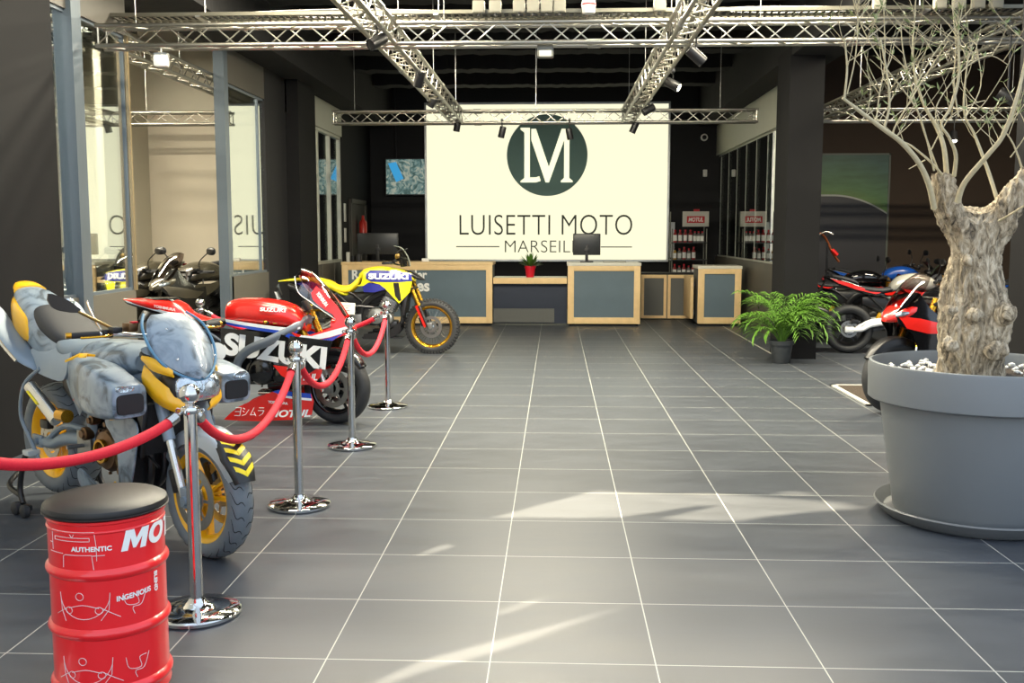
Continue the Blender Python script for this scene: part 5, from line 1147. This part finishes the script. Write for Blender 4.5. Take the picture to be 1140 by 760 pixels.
for g in (-1,):
    mb = MB(M1); mb.tube([(1.05, g*.20, 1.08), (1.03, g*.27, 1.12), (.98, g*.36, 1.18)], .007, 8, 3); m_ = mb.build('mirror', gold_b, hb)
    MB(M1).grid([[(.985, g*.35, 1.19), (.985, g*.36, 1.175)], [(.97, g*.40, 1.235), (.97, g*.41, 1.18)], [(.955, g*.46, 1.265), (.955, g*.465, 1.20)], [(.95, g*.485, 1.27), (.95, g*.49, 1.24)]], .012, 4).build('mirror_head', mat('mirror_brown_black', '2e2720', .3, .4), m_)
for g in (-1, 1): MB(M1).box((1.10, g*.17, 1.10), (.07, .05, .045), .012).build('fluid_reservoir', bronze, hb)
MB(M1).box((1.12, -.16, 1.125), (.03, .03, .008), .003).build('red_cap', red_pl, hb)

# rear paddock stand
st = thing('paddock_stand', 'black paddock stand with small rollers lifting the grey motorcycle rear', 'stand', tuple(o1), A1)
for g in (-1, 1):
    MB().tube([(.04, g*.20, .345), (.02, g*.22, .30), (-.02, g*.23, .14), (.02, g*.235, .06)], .016, 10, 4).build('side_arm', blk, st)
    MB().box((.05, g*.19, .345), (.07, .07, .03), .006).build('lift_pad', mat('pad_pale', 'b9c1c0', .5), st)
    for x_ in (.00, .10):
        MB().lathe([(0, -.018), (.028, -.018), (.036, -.012), (.036, .012), (.028, .018), (0, .018)], (x_-.0, g*.265, .0365), 'Y', 20).build('roller', tire_m, st)
    MB().bar((-.01, g*.235, .05), (.11, g*.235, .05), .02, .03, .004).build('foot', blk, st)
MB().tube([(-.02, -.23, .10), (-.22, -.2, .12), (-.36, -.06, .16), (-.36, .06, .16), (-.22, .2, .12), (-.02, .23, .10)], .015, 10, 4).build('rear_handle', blk, st)

mb = MB(); mb.shell([(-.03, 0), (-.01, .012), (0, .03), (.012, .012), (.035, .006), (.012, -.006), (.005, -.026), (-.01, -.008)], lambda u, v, w_: (.80+u, -.298+w_, .79+v), .002, .05); mb.build('star_sticker', mat('sticker_blue', '2b57a8', .4), b1)
MB().shell([(-.03, -.02), (.03, -.02), (.0, .03)], lambda u, v, w_: (.52+u, -.162+w_, .70+v), .004, .05).build('triangle_sticker', mat('sticker_red', 'c8323a', .4), b1)
# ======================================================= bike 2: red, white and blue racing motorcycle
red_p = mat('racing_red', 'e3241c', .22, coat=.7, var=.03); blue_p = mat('racing_blue', '1f46b4', .25, coat=.6, var=.03); white_p = mat('racing_white', 'eef0f0', .3, coat=.4, var=.03); black_p = mat('fairing_black', '101113', .25, coat=.4)
o2 = Vector((-3.18, 8.06, 0)); WB2 = 1.41
b2 = thing('motorcycle', 'red white and blue racing motorcycle with black slick front wheel, middle of the roped row', 'motorcycle', tuple(o2), 0, 'motorcycles behind the red ropes')
M2_ = chassis(b2, dict(WB=WB2, Rf=.30, Rr=.315, steer=R(-20), head=(1.12, .86), pivot=(.50, .42), eng=(.86, .43), rim=blkg, fork=gold, slider_m=brt, frame=mat('grey_frame', '7b8288', .35, .3), spar=[(1.17, .04, .85), (1.10, .15, .79), (.90, .215, .69), (.73, .215, .615), (.64, .20, .51), (.63, .17, .39)], swing=cast, wf=.125, cover=blkg, engine=blkg, cyl=cast, tail=-.1, tailz=.86, fd=(-.075, .075), dr=.16, pipe=brt, hose=mat('mix_hose', '3d3a36', .4, .5)))
fender(b2, M2_, (WB2, .30), .325, .07, R(35), R(160), black_p, drop=.06)
mb = MB(); mb.loft([(.528, 0, .875, .12, .045, 3), (.54, 0, .905, .155, .085, 3), (.60, 0, .915, .175, .10, 3), (.70, 0, .915, .184, .105, 3.2), (.85, 0, .905, .188, .108, 3.2), (1.0, 0, .885, .18, .10, 3), (1.10, 0, .85, .155, .08, 2.8), (1.17, 0, .80, .11, .05, 2.6)], 36, 6)
tk = mb.build('fuel_tank', red_p, b2)
Wt = lambda x, z: .187-.9*max(0, .70-x)**1.7-.45*max(0, x-.95)**1.5
MB().shell([(.535, .862), (.80, .825), (1.08, .79), (1.14, .80), (1.14, .785), (1.06, .765), (.80, .80), (.54, .838)], side(lambda x, z: Wt(x, z)+.006), .012, .05).mirror().build('white_stripe', white_p, tk)
MB().shell([(.54, .838), (.80, .80), (1.06, .765), (1.12, .772), (1.12, .755), (1.05, .742), (.80, .775), (.55, .818)], side(lambda x, z: Wt(x, z)+.006), .012, .05).mirror().build('blue_stripe', blue_p, tk)
mb = MB(); sidetext(mb, 'SUZUKI', lambda x, z: .189-1.3*max(0, z-.925)**1.35-.35*max(0, x-.9)**1.3, .83, .930, .20, .030, -.06, off=.005); mb.build('lettering', white_ink, tk, smooth=0)
# seat and tail
MB().loft([(.10, 0, .86, .10, .03, 2.4), (.20, 0, .83, .13, .03, 2.5), (.40, 0, .82, .13, .03, 2.5), (.52, 0, .84, .09, .03, 2.4)], 24, 4).build('seat_pad', seat_m, b2)
tl = MB().loft([(-.345, 0, 1.005, .02, .008, 2.3), (-.25, 0, .99, .07, .025, 2.5), (-.1, 0, .965, .11, .052, 2.6), (.06, 0, .935, .13, .075, 2.7), (.15, 0, .90, .13, .07, 2.7), (.22, 0, .86, .12, .04, 2.6), (.45, 0, .80, .10, .03, 2.4)], 26, 5).build('tail_cowl', red_p, b2)
Wq = lambda x, z: .135-.27*max(0, .08-x)**1.25
MB().shell([(-.32, 1.0), (-.1, .955), (.15, .895), (.17, .885), (.15, .872), (-.1, .935), (-.30, .985)], side(lambda x, z: Wq(x, z)+.0), .01, .04).build('white_stripe', white_p, tl)
MB().shell([(-.33, .99), (-.10, .933), (.15, .868), (.17, .855), (-.08, .905), (-.30, .972)], side(lambda x, z: Wq(x, z)-.002), .01, .04).build('black_stripe', black_p, tl)
MB().loft([(-.16, 0, 1.015, .05, .012, 2.5), (-.05, 0, 1.012, .085, .013, 2.6), (.06, 0, 1.012, .09, .012, 2.6), (.09, 0, .98, .09, .03, 2.6)], 22, 4).build('tail_pad', black_p, tl)
mb = MB(); sidetext(mb, 'YOSHIMURA', lambda x, z: Wq(x, z)+.001, -.06, .952, .19, .022, -.16); mb.build('lettering', white_ink, tl, smooth=0)
# upper fairing
Wn = lambda x, z: .235-.55*max(0, x-1.22)**1.15-.30*max(0, z-.80)
for g in (-1, 1):
    fn = lambda u, v, w_, g=g: (u, g*(Wn(u, v)-w_), v)
    MB().shell([(1.09, .765), (1.20, .735), (1.30, .765), (1.40, .80), (1.43, .85), (1.40, .90), (1.30, .965), (1.25, 1.02), (1.235, 1.07), (1.27, 1.125), (1.34, 1.07), (1.43, .965), (1.52, .82), (1.545, .77), (1.50, .735), (1.40, .70), (1.25, .695), (1.12, .735)], fn, .006, .04).build('upper_fairing', red_p, b2)
    MB().shell([(1.17, .742), (1.25, .735), (1.40, .775), (1.50, .80), (1.53, .775), (1.47, .745), (1.38, .72), (1.25, .70), (1.15, .725)], lambda u, v, w_, g=g: (u, g*(Wn(u, v)+.003-w_), v), .004, .04).build('white_panel', white_p, b2)
    MB().shell([(1.07, .757), (1.16, .718), (1.25, .695), (1.38, .715), (1.48, .745), (1.40, .69), (1.26, .655), (1.14, .69), (1.04, .735)], lambda u, v, w_, g=g: (u, g*(Wn(u, v)+.004-w_), v), .006, .04).build('blue_panel', blue_p, b2)
    # black mid fairing with the big white lettering
    if g < 0: Wi = lambda x, z: .165+.08*max(0, min(1, (x-.8)/.3)); inner = MB().shell([(.50, .79), (1.05, .74), (1.42, .70), (1.36, .52), (1.20, .42), (1.08, .50), (.95, .54), (.50, .56)], lambda u, v, w_: (u, -(Wi(u, v)-w_), v), .006, .05).build('lettered_panel', black_p, b2)
    Wm = lambda x, z: .245-.6*max(0, x-1.2)**1.2-.12*max(0, .6-z)
    md_ = None if g < 0 else MB().shell([(.94, .70), (1.10, .70), (1.30, .69), (1.43, .71), (1.38, .60), (1.30, .48), (1.26, .42), (1.12, .42), (1.06, .50), (.98, .58), (.90, .60)], lambda u, v, w_, g=g: (u, g*(Wm(u, v)-w_), v), .006, .04).build('side_fairing', black_p, b2)
    lo_ = MB().shell([(.94, .50), (1.12, .485), (1.32, .46), (1.30, .40), (1.25, .34), (1.12, .35), (1.0, .42)], lambda u, v, w_, g=g: (u, g*(.235-.4*max(0, u-1.15)-w_), v), .006, .04).build('lower_red_panel', red_p, b2)
    Wb = lambda x, z: .19+.12*max(0, z-.12)-.3*max(0, x-1.1)-.25*max(0, .62-x)
    bp = MB().shell([(.50, .045), (.56, .10), (.64, .16), (.87, .265), (.97, .30), (1.22, .265), (1.24, .20), (1.22, .09), (1.10, .055), (.80, .04)], lambda u, v, w_, g=g: (u, g*(Wb(u, v)-w_), v), .006, .04).build('belly_fairing', red_p, b2)
    MB().shell([(.92, .285), (.97, .30), (1.22, .265), (1.225, .225), (1.0, .255)], lambda u, v, w_, g=g: (u, g*(Wb(u, v)+.003-w_), v), .004, .04).build('blue_stripe', blue_p, bp)
    MB().shell([(.96, .262), (1.225, .225), (1.225, .205), (.98, .242)], lambda u, v, w_, g=g: (u, g*(Wb(u, v)+.003-w_), v), .004, .04).build('white_stripe', white_p, bp)
    if g < 0:
        mb = MB(); sidetext(mb, 'YOSHIMURA', lambda x, z: Wb(x, z), .88, .19, .16, .022, -.08); sidetext(mb, 'MOTUL', Wb, .88, .075, .33, .06, -.0, shear=.3)
        # katakana strokes of the tuner's mark
        def kata(segs, x0, s_, z0=.085, h=.066):
            for P_ in segs:
                for a_, b_ in zip(P_, P_[1:]):
                    A_ = Vector((x0+(a_[0]+.25*a_[1])*s_, 0, z0+a_[1]*h)); B__ = Vector((x0+(b_[0]+.25*b_[1])*s_, 0, z0+b_[1]*h)); A_.y = -(Wb(A_.x, A_.z)+.003); B__.y = -(Wb(B__.x, B__.z)+.003); mb.bar(A_, B__, .003, .011, 0, up=(0, 1, 0))
        for i, segs in enumerate(([[(0, 1), (.8, 1), (.8, 0), (0, 0)], [(0, .5), (.8, .5)]], [[(0, .95), (.25, .8)], [(0, .6), (.25, .45)], [(0, 0), (.5, .15), (.85, .75)]], [[(.45, 1), (.1, .1), (.8, .15)], [(.55, .45), (.9, 0)]], [[(.1, 1), (.8, 1)], [(0, .65), (.85, .65), (.7, .25), (.3, 0)]])):
            kata(segs, .60+.062*i, .056)
        mb.build('lettering', white_ink, bp, smooth=0)
        mb = MB(); sidetext(mb, 'MOTUL', lambda x, z: .235-.4*max(0, x-1.15), 1.06, .385, .22, .055, -.05, shear=.2); mb.build('lettering', white_ink, lo_, smooth=0)
        mb = MB(); mb.text('SUZUKI', lambda u, v, w_: (.52+u-.12*(1-v/.24)*(u/.86)*0, -(Wi(.52+u, .6)+.004)-w_, .575+v-.11*(u/.86)), .86, .185, .002, bold=.05, shear=.1, sub=.15); mb.build('lettering', white_ink, inner, smooth=0)
        mb = MB(); sidetext(mb, 'YOSHIMURA', lambda x, z: Wn(x, z), 1.27, 1.065, .13, .03, -.95); mb.build('lettering', white_ink, b2, smooth=0)
for x_ in (.60,): MB().lathe([(0, 0), (.07, 0), (.075, .008), (0, .01)], (.47, -.17, .60), (0, -1, 0), 28).build('white_disc_guard', white_p, b2)
scr = glass_mat('screen_smoke', (.72, .66, .64), .10, .9, 0, 2.0)
rows = []
for (cx_, cz_), (sx_, sy_, sz_) in (((1.14, 1.262), (1.085, .07, 1.20)), ((1.215, 1.235), (1.13, .15, 1.08)), ((1.32, 1.13), (1.235, .17, 1.0)), ((1.43, .98), (1.335, .155, .925)), ((1.49, .88), (1.42, .12, .86))):
    rows.append([(cx_+(sx_-cx_)*t_*t_, sy_*t_, cz_+(sz_-cz_)*t_*t_) for t_ in (-1, -.6, 0, .6, 1)])
MB().grid(rows, .003, 5).build('windscreen', scr, b2)
MB().loft([(1.38, 0, .80, .13, .07, 2.4), (1.47, 0, .79, .10, .06, 2.4), (1.53, 0, .78, .06, .04, 2.2), (1.56, 0, .77, .02, .015, 2)], 22, 4).build('nose_cone', red_p, b2)
for e_ in (0, -1): MB().tube([r_[e_] for r_ in rows], .0035, 6, 5).build('screen_edge', white_p, b2)
h2 = bars(b2, M2_, (1.10, .90), .31, -.06, .14, lever_m=gold, bar_m=steel_d)
for g in (-1, 1): MB(M2_).lathe([(0, 0), (.028, 0), (.028, .05), (.022, .055), (0, .055)], (1.08, g*.12, .90), n=16).build('fork_cap', gold, h2)
MB().box((1.16, 0, .96), (.03, .14, .09), .01, rot=(0, -.5, 0)).build('dash_display', blk, b2)
MB().loft([(.0, -.19, .56, .045, .05, 3), (.25, -.20, .47, .05, .055, 3), (.35, -.19, .42, .03, .03, 3)], 20, 4).build('muffler', steel_d, b2)
ps2 = thing('paddock_stand', 'black paddock stand under rear wheel of the red racing motorcycle', 'stand', tuple(o2), 0)
for g in (-1, 1):
    MB().tube([(.04, g*.20, .26), (-.02, g*.23, .14), (.02, g*.235, .06)], .016, 10, 4).build('side_arm', blk, ps2)
    MB().lathe([(0, -.018), (.036, -.012), (.036, .012), (0, .018)], (.03, g*.265, .0365), 'Y', 20).build('roller', tire_m, ps2)
MB().tube([(-.02, -.23, .10), (-.22, -.2, .10), (-.34, 0, .12), (-.22, .2, .10), (-.02, .23, .10)], .015, 10, 4).build('rear_handle', blk, ps2)

# ======================================================= bike 3: yellow rally motorcycle
yel_b = mat('rally_yellow', 'e6dc1e', .3, coat=.4, var=.04); purple = mat('rally_blue', '2b2f86', .3, coat=.3, var=.04); seat_y = mat('yellow_seat', 'e3c21c', .6, var=.05, bump=.1)
o3 = Vector((-3.06, 12.8, 0)); WB3 = 1.48
b3 = thing('motorcycle', 'yellow rally motorcycle with gold spoked knobbly wheels, farthest in the roped row', 'motorcycle', tuple(o3), 0, 'motorcycles behind the red ropes')
M3 = chassis(b3, dict(WB=WB3, Rf=.348, Rr=.33, head=(1.16, 1.03), pivot=(.55, .46), eng=(.82, .48), rim=gold, style='wire', rimf=.262, rimr=.235, wf=.10, wr=.14, knob=True, fd=(-.07,), dr=.14, fork=gold, slider_m=steel_d, frame=blk, engine=steel_d, cover=cast, cyl=cast, tail=-.35, tailz=.92, pipes=2, clamp=blk, steer=R(-6), swing=cast, forkR=.027))
d_ = (Vector((1.16, 0, 1.03))-Vector((WB3-.03, 0, .348))).normalized()
for g in (-1, 1):
    a_ = Vector((WB3-.06, g*.145, .35)); MB(M3).bar(a_, a_+d_*.30, .02, .055, .008, up=(0, 1, 0)).build('fork_guard', red_p, b3)
mb = MB(); mb.loft([(.55, 0, .98, .07, .05, 2.4), (.63, 0, 1.02, .14, .07, 2.5), (.80, 0, 1.03, .18, .09, 2.6), (1.0, 0, 1.02, .18, .08, 2.6), (1.18, 0, .99, .12, .06, 2.4), (1.26, 0, .97, .06, .04, 2.2)], 28, 5); t3 = mb.build('fuel_tank', yel_b, b3)
W3 = lambda x, z: .25-.5*max(0, .75-x)**1.2-.5*max(0, x-1.1)**1.1-.4*max(0, z-1.0)
for g in (-1, 1):
    F = lambda off: (lambda u, v, w_, g=g: (u, g*(W3(u, v)+off-w_), v))
    sh = MB().shell([(.52, .87), (.60, .90), (.64, 1.03), (.72, 1.105), (.90, 1.10), (1.05, 1.08), (1.24, 1.04), (1.25, .94), (1.22, .80), (1.09, .66), (.96, .80), (.85, .90), (.72, .93), (.64, .88)], F(0), .006, .05).build('tank_shroud', yel_b, b3)
    MB().shell([(.67, 1.03), (.72, 1.075), (.90, 1.078), (1.2, 1.045), (1.245, 1.02), (1.25, .94), (1.1, .93), (.9, .93), (.74, .935), (.67, .97)], F(.004), .005, .05).build('blue_band', purple, sh)
    MB().shell([(.70, .92), (.84, .90), (.93, .84), (.78, .80), (.64, .80), (.62, .87)], F(.004), .005, .05).build('blue_flash', purple, sh)
    MB().shell([(1.02, .92), (1.09, .92), (1.12, .70), (1.09, .69), (1.04, .76)], F(.004), .005, .05).build('dark_inlet', blk, sh)
    if g < 0:
        mb = MB(); sidetext(mb, 'SUZUKI', lambda x, z: W3(x, z)+.002, .705, .965, .50, .075, -.01, bold=.05, off=.006, sub=.12); mb.build('lettering', white_ink, sh, smooth=0)
MB().loft([(.02, 0, .935, .09, .02, 2.5), (.15, 0, .90, .12, .045, 2.6), (.28, 0, .83, .13, .05, 2.6), (.42, 0, .83, .12, .055, 2.6), (.53, 0, .92, .09, .06, 2.4), (.60, 0, 1.0, .06, .04, 2.2)], 24, 5).build('seat', seat_y, b3)
tl3 = MB().loft([(-.50, 0, .925, .04, .008, 2.4), (-.35, 0, .94, .075, .018, 2.5), (-.1, 0, .95, .10, .035, 2.5), (.12, 0, .90, .12, .05, 2.6), (.32, 0, .79, .12, .04, 2.6), (.42, 0, .76, .06, .02, 2.4)], 24, 5).build('tail_cowl', yel_b, b3)
MB().shell([(-.25, .905), (-.05, .93), (.10, .87), (.02, .80), (-.10, .84)], side(lambda x, z: .125), .01, .05).mirror().build('blue_side_panel', purple, tl3)
MB().loft([(-.33, -.15, .855, .05, .045, 2.6, .25), (-.28, -.155, .85, .055, .05, 2.6, .25), (.0, -.16, .74, .055, .05, 2.6, .3), (.06, -.16, .71, .03, .03, 2.4, .3)], 20, 4).build('muffler', steel_d, b3)
MB().tube([(.05, -.16, .71), (.30, -.17, .62), (.55, -.16, .62), (.75, -.13, .60)], .018, 8, 4).build('exhaust_pipe', steel_d, b3)
pl = MB().box((-.50, 0, .80), (.03, .06, .12), .008, rot=(0, -.35, 0)).build('tail_bracket', blk, b3); MB().box((-.52, 0, .74), (.008, .17, .11), .004, rot=(0, -.35, 0)).build('plate', mat('pale_plate', 'c9ccd0', .4), pl); MB().lathe([(0, 0), (.03, 0), (.02, .02), (0, .025)], (-.50, -.03, .86), (-1, 0, 0), 16).build('tail_lamp', clear_lens, pl)
scr3 = glass_mat('screen_clear', (.8, .8, .78), .12, .9, 0, 2.0)
MB(M3).grid([[(1.00, y_*.6, 1.385) for y_ in (-.12, -.06, 0, .06, .12)], [(1.09-2*y_*y_, y_, 1.35) for y_ in (-.13, -.06, 0, .06, .13)], [(1.17-3*y_*y_, y_, 1.24) for y_ in (-.14, -.07, 0, .07, .14)], [(1.20-3*y_*y_, y_*1.0, 1.12) for y_ in (-.14, -.07, 0, .07, .14)]], .004, 4).build('windscreen', scr3, b3)
MB(M3).box((1.10, 0, 1.20), (.06, .16, .18), .02, rot=(0, -.15, 0)).build('rally_tower', blk, b3)
MB(M3).tube([(1.02, -.10, 1.16), (1.06, -.11, 1.30), (1.12, -.10, 1.33)], .008, 6, 4).tube([(1.04, .10, 1.16), (1.08, .11, 1.30), (1.13, .10, 1.34)], .008, 6, 4).box((1.07, 0, 1.31), (.05, .17, .06), .012).build('nav_bracket', steel_d, b3)
MB(M3).lathe([(0, 0), (.028, 0), (.032, .012), (.02, .02), (0, .022)], (1.06, -.105, 1.25), (0, -1, 0), 20).build('round_gauge', gold_b, b3)
MB(M3).loft([(1.14, 0, 1.04, .10, .03, 2.6), (1.22, 0, 1.02, .11, .04, 2.6), (1.30, 0, .98, .08, .03, 2.4), (1.39, 0, .945, .03, .008, 2.2)], 20, 4).build('beak', blk, b3)
for g in (-1, 1): MB().shell([(1.08, .42), (1.10, .32), (1.03, .24), (.85, .19), (.60, .20), (.62, .26), (.95, .30)], lambda u, v, w_, g=g: (u, g*(.15-w_), v), .01, .06).build('bash_plate_side', blk, b3)
MB().box((.85, 0, .215), (.52, .28, .02), .006).build('bash_plate', blk, b3)
bars(b3, M3, (1.06, 1.14), .40, .03, .10, lever_m=blk)
cdm = mat('card_white', 'e9e3d8', .6)
cd = thing('info_card', 'white printed information card standing against yellow motorcycle engine side', 'card', (-2.55, 12.5, 0))
attach(cd, MB().box((-2.62, 12.50, .60), (.20, .006, .145), .001, rot=(0, .06, 0)).build('card', cdm)); 
mb = MB()
for z_, w2 in ((.635, .11), (.605, .03), (.575, .07)): mb.box((-2.62, 12.4955, z_), (w2, .002, .007))
attach(cd, mb.build('printed_lines', mat('print_grey', '6d6a66', .6))); attach(cd, MB().tube([(-2.62, 12.51, .54), (-2.62, 12.51, .0)], .008, 8).lathe([(0, 0), (.09, 0), (.09, .008), (0, .01)], (-2.62, 12.51, 0), n=24).build('stand', blk))

# ======================================================= street motorcycles parked in the side rooms
def street(label, group, loc, rz, body, accent, tankc, faired=True, swing=cast, fork=gold, seed=0, mirrors=(-.02, .34, .22), steer_=0, scale=1.0, screen=True, fend=None, muff=True, name='motorcycle'):
    t = thing(name, label, 'motorcycle', loc, rz, group); t.scale = (scale,)*3
    M_ = chassis(t, dict(WB=1.40, Rf=.30, Rr=.315, head=(1.10, .90), pivot=(.52, .42), fork=fork, swing=swing, frame=blk, engine=steel_d, cover=blk, cyl=steel_d, tail=-.2, tailz=.92, steer=steer_))
    fender(t, M_, (1.40, .30), .325, .068, R(30), R(155), fend or blk, drop=.06)
    MB().loft([(.50, 0, .84, .08, .05, 2.4), (.60, 0, .90, .14, .09, 2.6), (.80, 0, .925, .17, .11, 2.7), (.98, 0, .90, .16, .09, 2.5), (1.08, 0, .86, .10, .05, 2.3)], 24, 4).build('fuel_tank', tankc, t)
    MB().loft([(.05, 0, .87, .08, .03, 2.4), (.18, 0, .83, .13, .035, 2.6), (.38, 0, .81, .13, .035, 2.6), (.52, 0, .83, .09, .03, 2.4)], 20, 4).build('rider_seat', seat_m, t)
    MB().loft([(-.22, 0, .99, .05, .02, 2.4), (-.1, 0, .965, .09, .03, 2.5), (.05, 0, .92, .10, .03, 2.5), (.10, 0, .89, .08, .02, 2.4)], 20, 4).build('pillion_seat', seat_m, t)
    tl = MB().loft([(-.33, 0, .985, .03, .012, 2.4), (-.2, 0, .945, .08, .04, 2.5), (0, 0, .88, .115, .055, 2.6), (.2, 0, .80, .12, .05, 2.6), (.42, 0, .76, .10, .04, 2.4)], 22, 4).build('tail_cowl', body, t)
    MB().shell([(-.26, .965), (-.05, .915), (.15, .845), (.38, .79), (.30, .77), (.05, .83), (-.15, .90)], side(lambda x, z: .125-.2*max(0, -x)), .01, .05).mirror().build('accent_stripe', accent, tl)
    MB().box((-.34, 0, .955), (.02, .09, .03), .006).build('tail_lamp', mat('tail_red', '8c1218', .2), tl); MB().bar((-.30, 0, .93), (-.42, 0, .72), .10, .012, .004).build('plate_holder', blk, tl)
    if muff: MB().loft([(-.02, -.19, .53, .045, .05, 3), (.25, -.19, .45, .05, .055, 3), (.36, -.18, .40, .03, .03, 3)], 18, 3).build('muffler', steel_d, t)
    for g in (-1, 1):
        MB().shell([(.62, .84), (.85, .80), (1.05, .80), (1.12, .72), (1.0, .66), (.85, .70)], lambda u, v, w_, g=g: (u, g*(.19-.3*max(0, .75-u)-w_), v), .008, .05, k=3).build('side_shroud', accent, t)
        if faired:
            W = lambda x, z: .235-.5*max(0, x-1.15)**1.1-.25*max(0, z-.75)
            MB().shell([(.98, .78), (1.12, .76), (1.22, .86), (1.28, .98), (1.36, .95), (1.47, .82), (1.46, .74), (1.36, .66), (1.30, .52), (1.22, .42), (1.15, .25), (.95, .20), (.68, .18), (.80, .30), (1.0, .42), (1.08, .56), (.98, .66)], lambda u, v, w_, g=g: (u, g*(W(u, v)-w_), v), .006, .05).build('side_fairing', body, t)
            MB().shell([(1.15, .74), (1.30, .78), (1.46, .80), (1.40, .70), (1.25, .66), (1.12, .66), (1.02, .72)], lambda u, v, w_, g=g: (u, g*(W(u, v)+.004-w_), v), .006, .05).build('accent_panel', accent, t)
            MB().loft([(1.33, g*.085, .83, .05, .022, 2.6), (1.43, g*.07, .815, .05, .024, 2.6), (1.475, g*.055, .80, .03, .015, 2.4)], 16, 3).build('headlight', clear_lens, t)
    if faired:
        MB().loft([(1.25, 0, .86, .15, .08, 2.5), (1.38, 0, .82, .13, .07, 2.5), (1.47, 0, .79, .08, .05, 2.3), (1.52, 0, .77, .03, .02, 2)], 22, 4).build('nose_cowl', accent, t)
        if screen: MB().grid([[(1.13, y_*.6, 1.14-.8*y_*y_) for y_ in (-.14, -.07, 0, .07, .14)], [(1.23-.8*y_*y_, y_, 1.08-1.6*y_*y_) for y_ in (-.14, -.07, 0, .07, .14)], [(1.36-1.2*y_*y_, y_, .94-1.6*y_*y_) for y_ in (-.14, -.07, 0, .07, .14)], [(1.42-1.5*y_*y_, y_, .87-1.2*y_*y_) for y_ in (-.12, -.06, 0, .06, .12)]], .003, 4).build('windscreen', scr, t)
    else:
        h = MB(M_).loft([(1.18, 0, .90, .08, .07, 2.5), (1.27, 0, .90, .10, .09, 2.6), (1.31, 0, .895, .09, .08, 2.6)], 20, 3).build('headlight', body, t); MB(M_).loft([(1.30, 0, .895, .085, .07, 2.6), (1.33, 0, .89, .06, .05, 2.4)], 20, 3).build('lens', clear_lens, h)
        MB(M_).grid([[(1.15, y_*.7, 1.10) for y_ in (-.11, -.05, 0, .05, .11)], [(1.25-2*y_*y_, y_, 1.04) for y_ in (-.11, -.05, 0, .05, .11)], [(1.32-2*y_*y_, y_, .96) for y_ in (-.11, -.05, 0, .05, .11)]], .004, 3).build('fly_screen', body, t)
    bars(t, M_, (1.06, .99 if not faired else .93), .31, .04 if not faired else .0, .10, mirrors=mirrors)
    return t
G1 = 'black motorcycles in the left glazed room'
dgl = mat('dark_gloss_body', '24231f', .15, .3, coat=.7); tanb = mat('olive_black_body', '4b463a', .25, .3, coat=.5)
ba = mat('blue_badge_paint', '1b50a8', .25, coat=.5)
s1 = street('dark motorcycle by opening of left glazed room, next to its right post', G1, (-4.08, 13.3, 0), R(246), dgl, tanb, tanb, faired=True, scale=1.15, mirrors=(-.04, .34, .22), fork=steel_d)
s2 = copy_tree(s1); s2.location = (-4.76, 13.5, 0); s2.rotation_euler = (0, 0, R(244)); s2['label'] = 'dark motorcycle in left glazed room, half hidden by the other bikes'
s3 = copy_tree(s1); s3.location = (-5.45, 13.7, 0); s3.rotation_euler = (0, 0, R(242)); s3['label'] = 'dark motorcycle in left glazed room, leftmost of the row beside glass pane edge'
s4 = street('black faired motorcycle behind glass between dark pier and blue post', G1, (-5.1, 9.9, 0), R(-50), dgl, blk, dgl, faired=True, scale=1.05)
G2 = 'motorcycles parked along the right wall'
silv = mat('silver_white_tank', 'c4c2b8', .25, .4, coat=.5)
street('black and red motorcycle with silver tank and white swingarm, by the palm', G2, (3.78, 13.1, 0), R(-4), blkg, red_p, silv, faired=True, swing=white_p, mirrors=(-.02, .3, .25), screen=False, muff=False)
street('black and red motorcycle half hidden behind the palm fronds', G2, (3.50, 14.3, 0), R(-6), blkg, red_p, blkg, faired=True, mirrors=(-.02, .3, .25), screen=False)
street('blue naked motorcycle parked behind the one with the silver tank', G2, (4.55, 15.85, 0), R(0), blk, ba, ba, faired=False, mirrors=(-.02, .34, .25))
street('blue and black motorcycle just left of the olive trunk', G2, (6.65, 14.75, 0), R(190), blk, ba, ba, faired=True, mirrors=(-.02, .34, .2))
street('red and white faired motorcycle with gold forks, front wheel behind big planter', G2, (4.26, 9.34, 0), R(205), blkg, red_p, blkg, faired=True, mirrors=None, fork=gold, scale=1.06)
# copper handlebar on a stand
t = thing('handlebar_display', 'copper and red handlebar with levers displayed on slim black stand', 'handlebar', (4.01, 15.0, 0))
cop = mat('copper_metal', 'b0603a', .3, .8)
attach(t, MB().tube([(3.67, 15, 1.62), (3.77, 15, 1.5), (3.89, 15, 1.53), (3.99, 15.02, 1.42), (4.07, 15.02, 1.25), (4.17, 15.02, 1.12)], .018, 10, 5).build('bar', cop))
attach(t, MB().tube([(3.67, 14.98, 1.62), (3.73, 14.98, 1.56)], .026, 10).tube([(4.05, 14.98, 1.30), (4.13, 14.98, 1.22)], .028, 10).build('grip', red_p)); attach(t, MB().tube([(3.72, 14.94, 1.42), (3.83, 14.94, 1.50), (3.95, 14.94, 1.56), (4.05, 14.94, 1.52)], .010, 8, 4).build('lever', brt))
attach(t, MB().tube([(3.99, 15.02, 1.42), (4.01, 15.02, .02)], .014, 8).lathe([(0, 0), (.18, 0), (.18, .015), (0, .02)], (4.01, 15.02, 0), n=24).build('stand', blk))
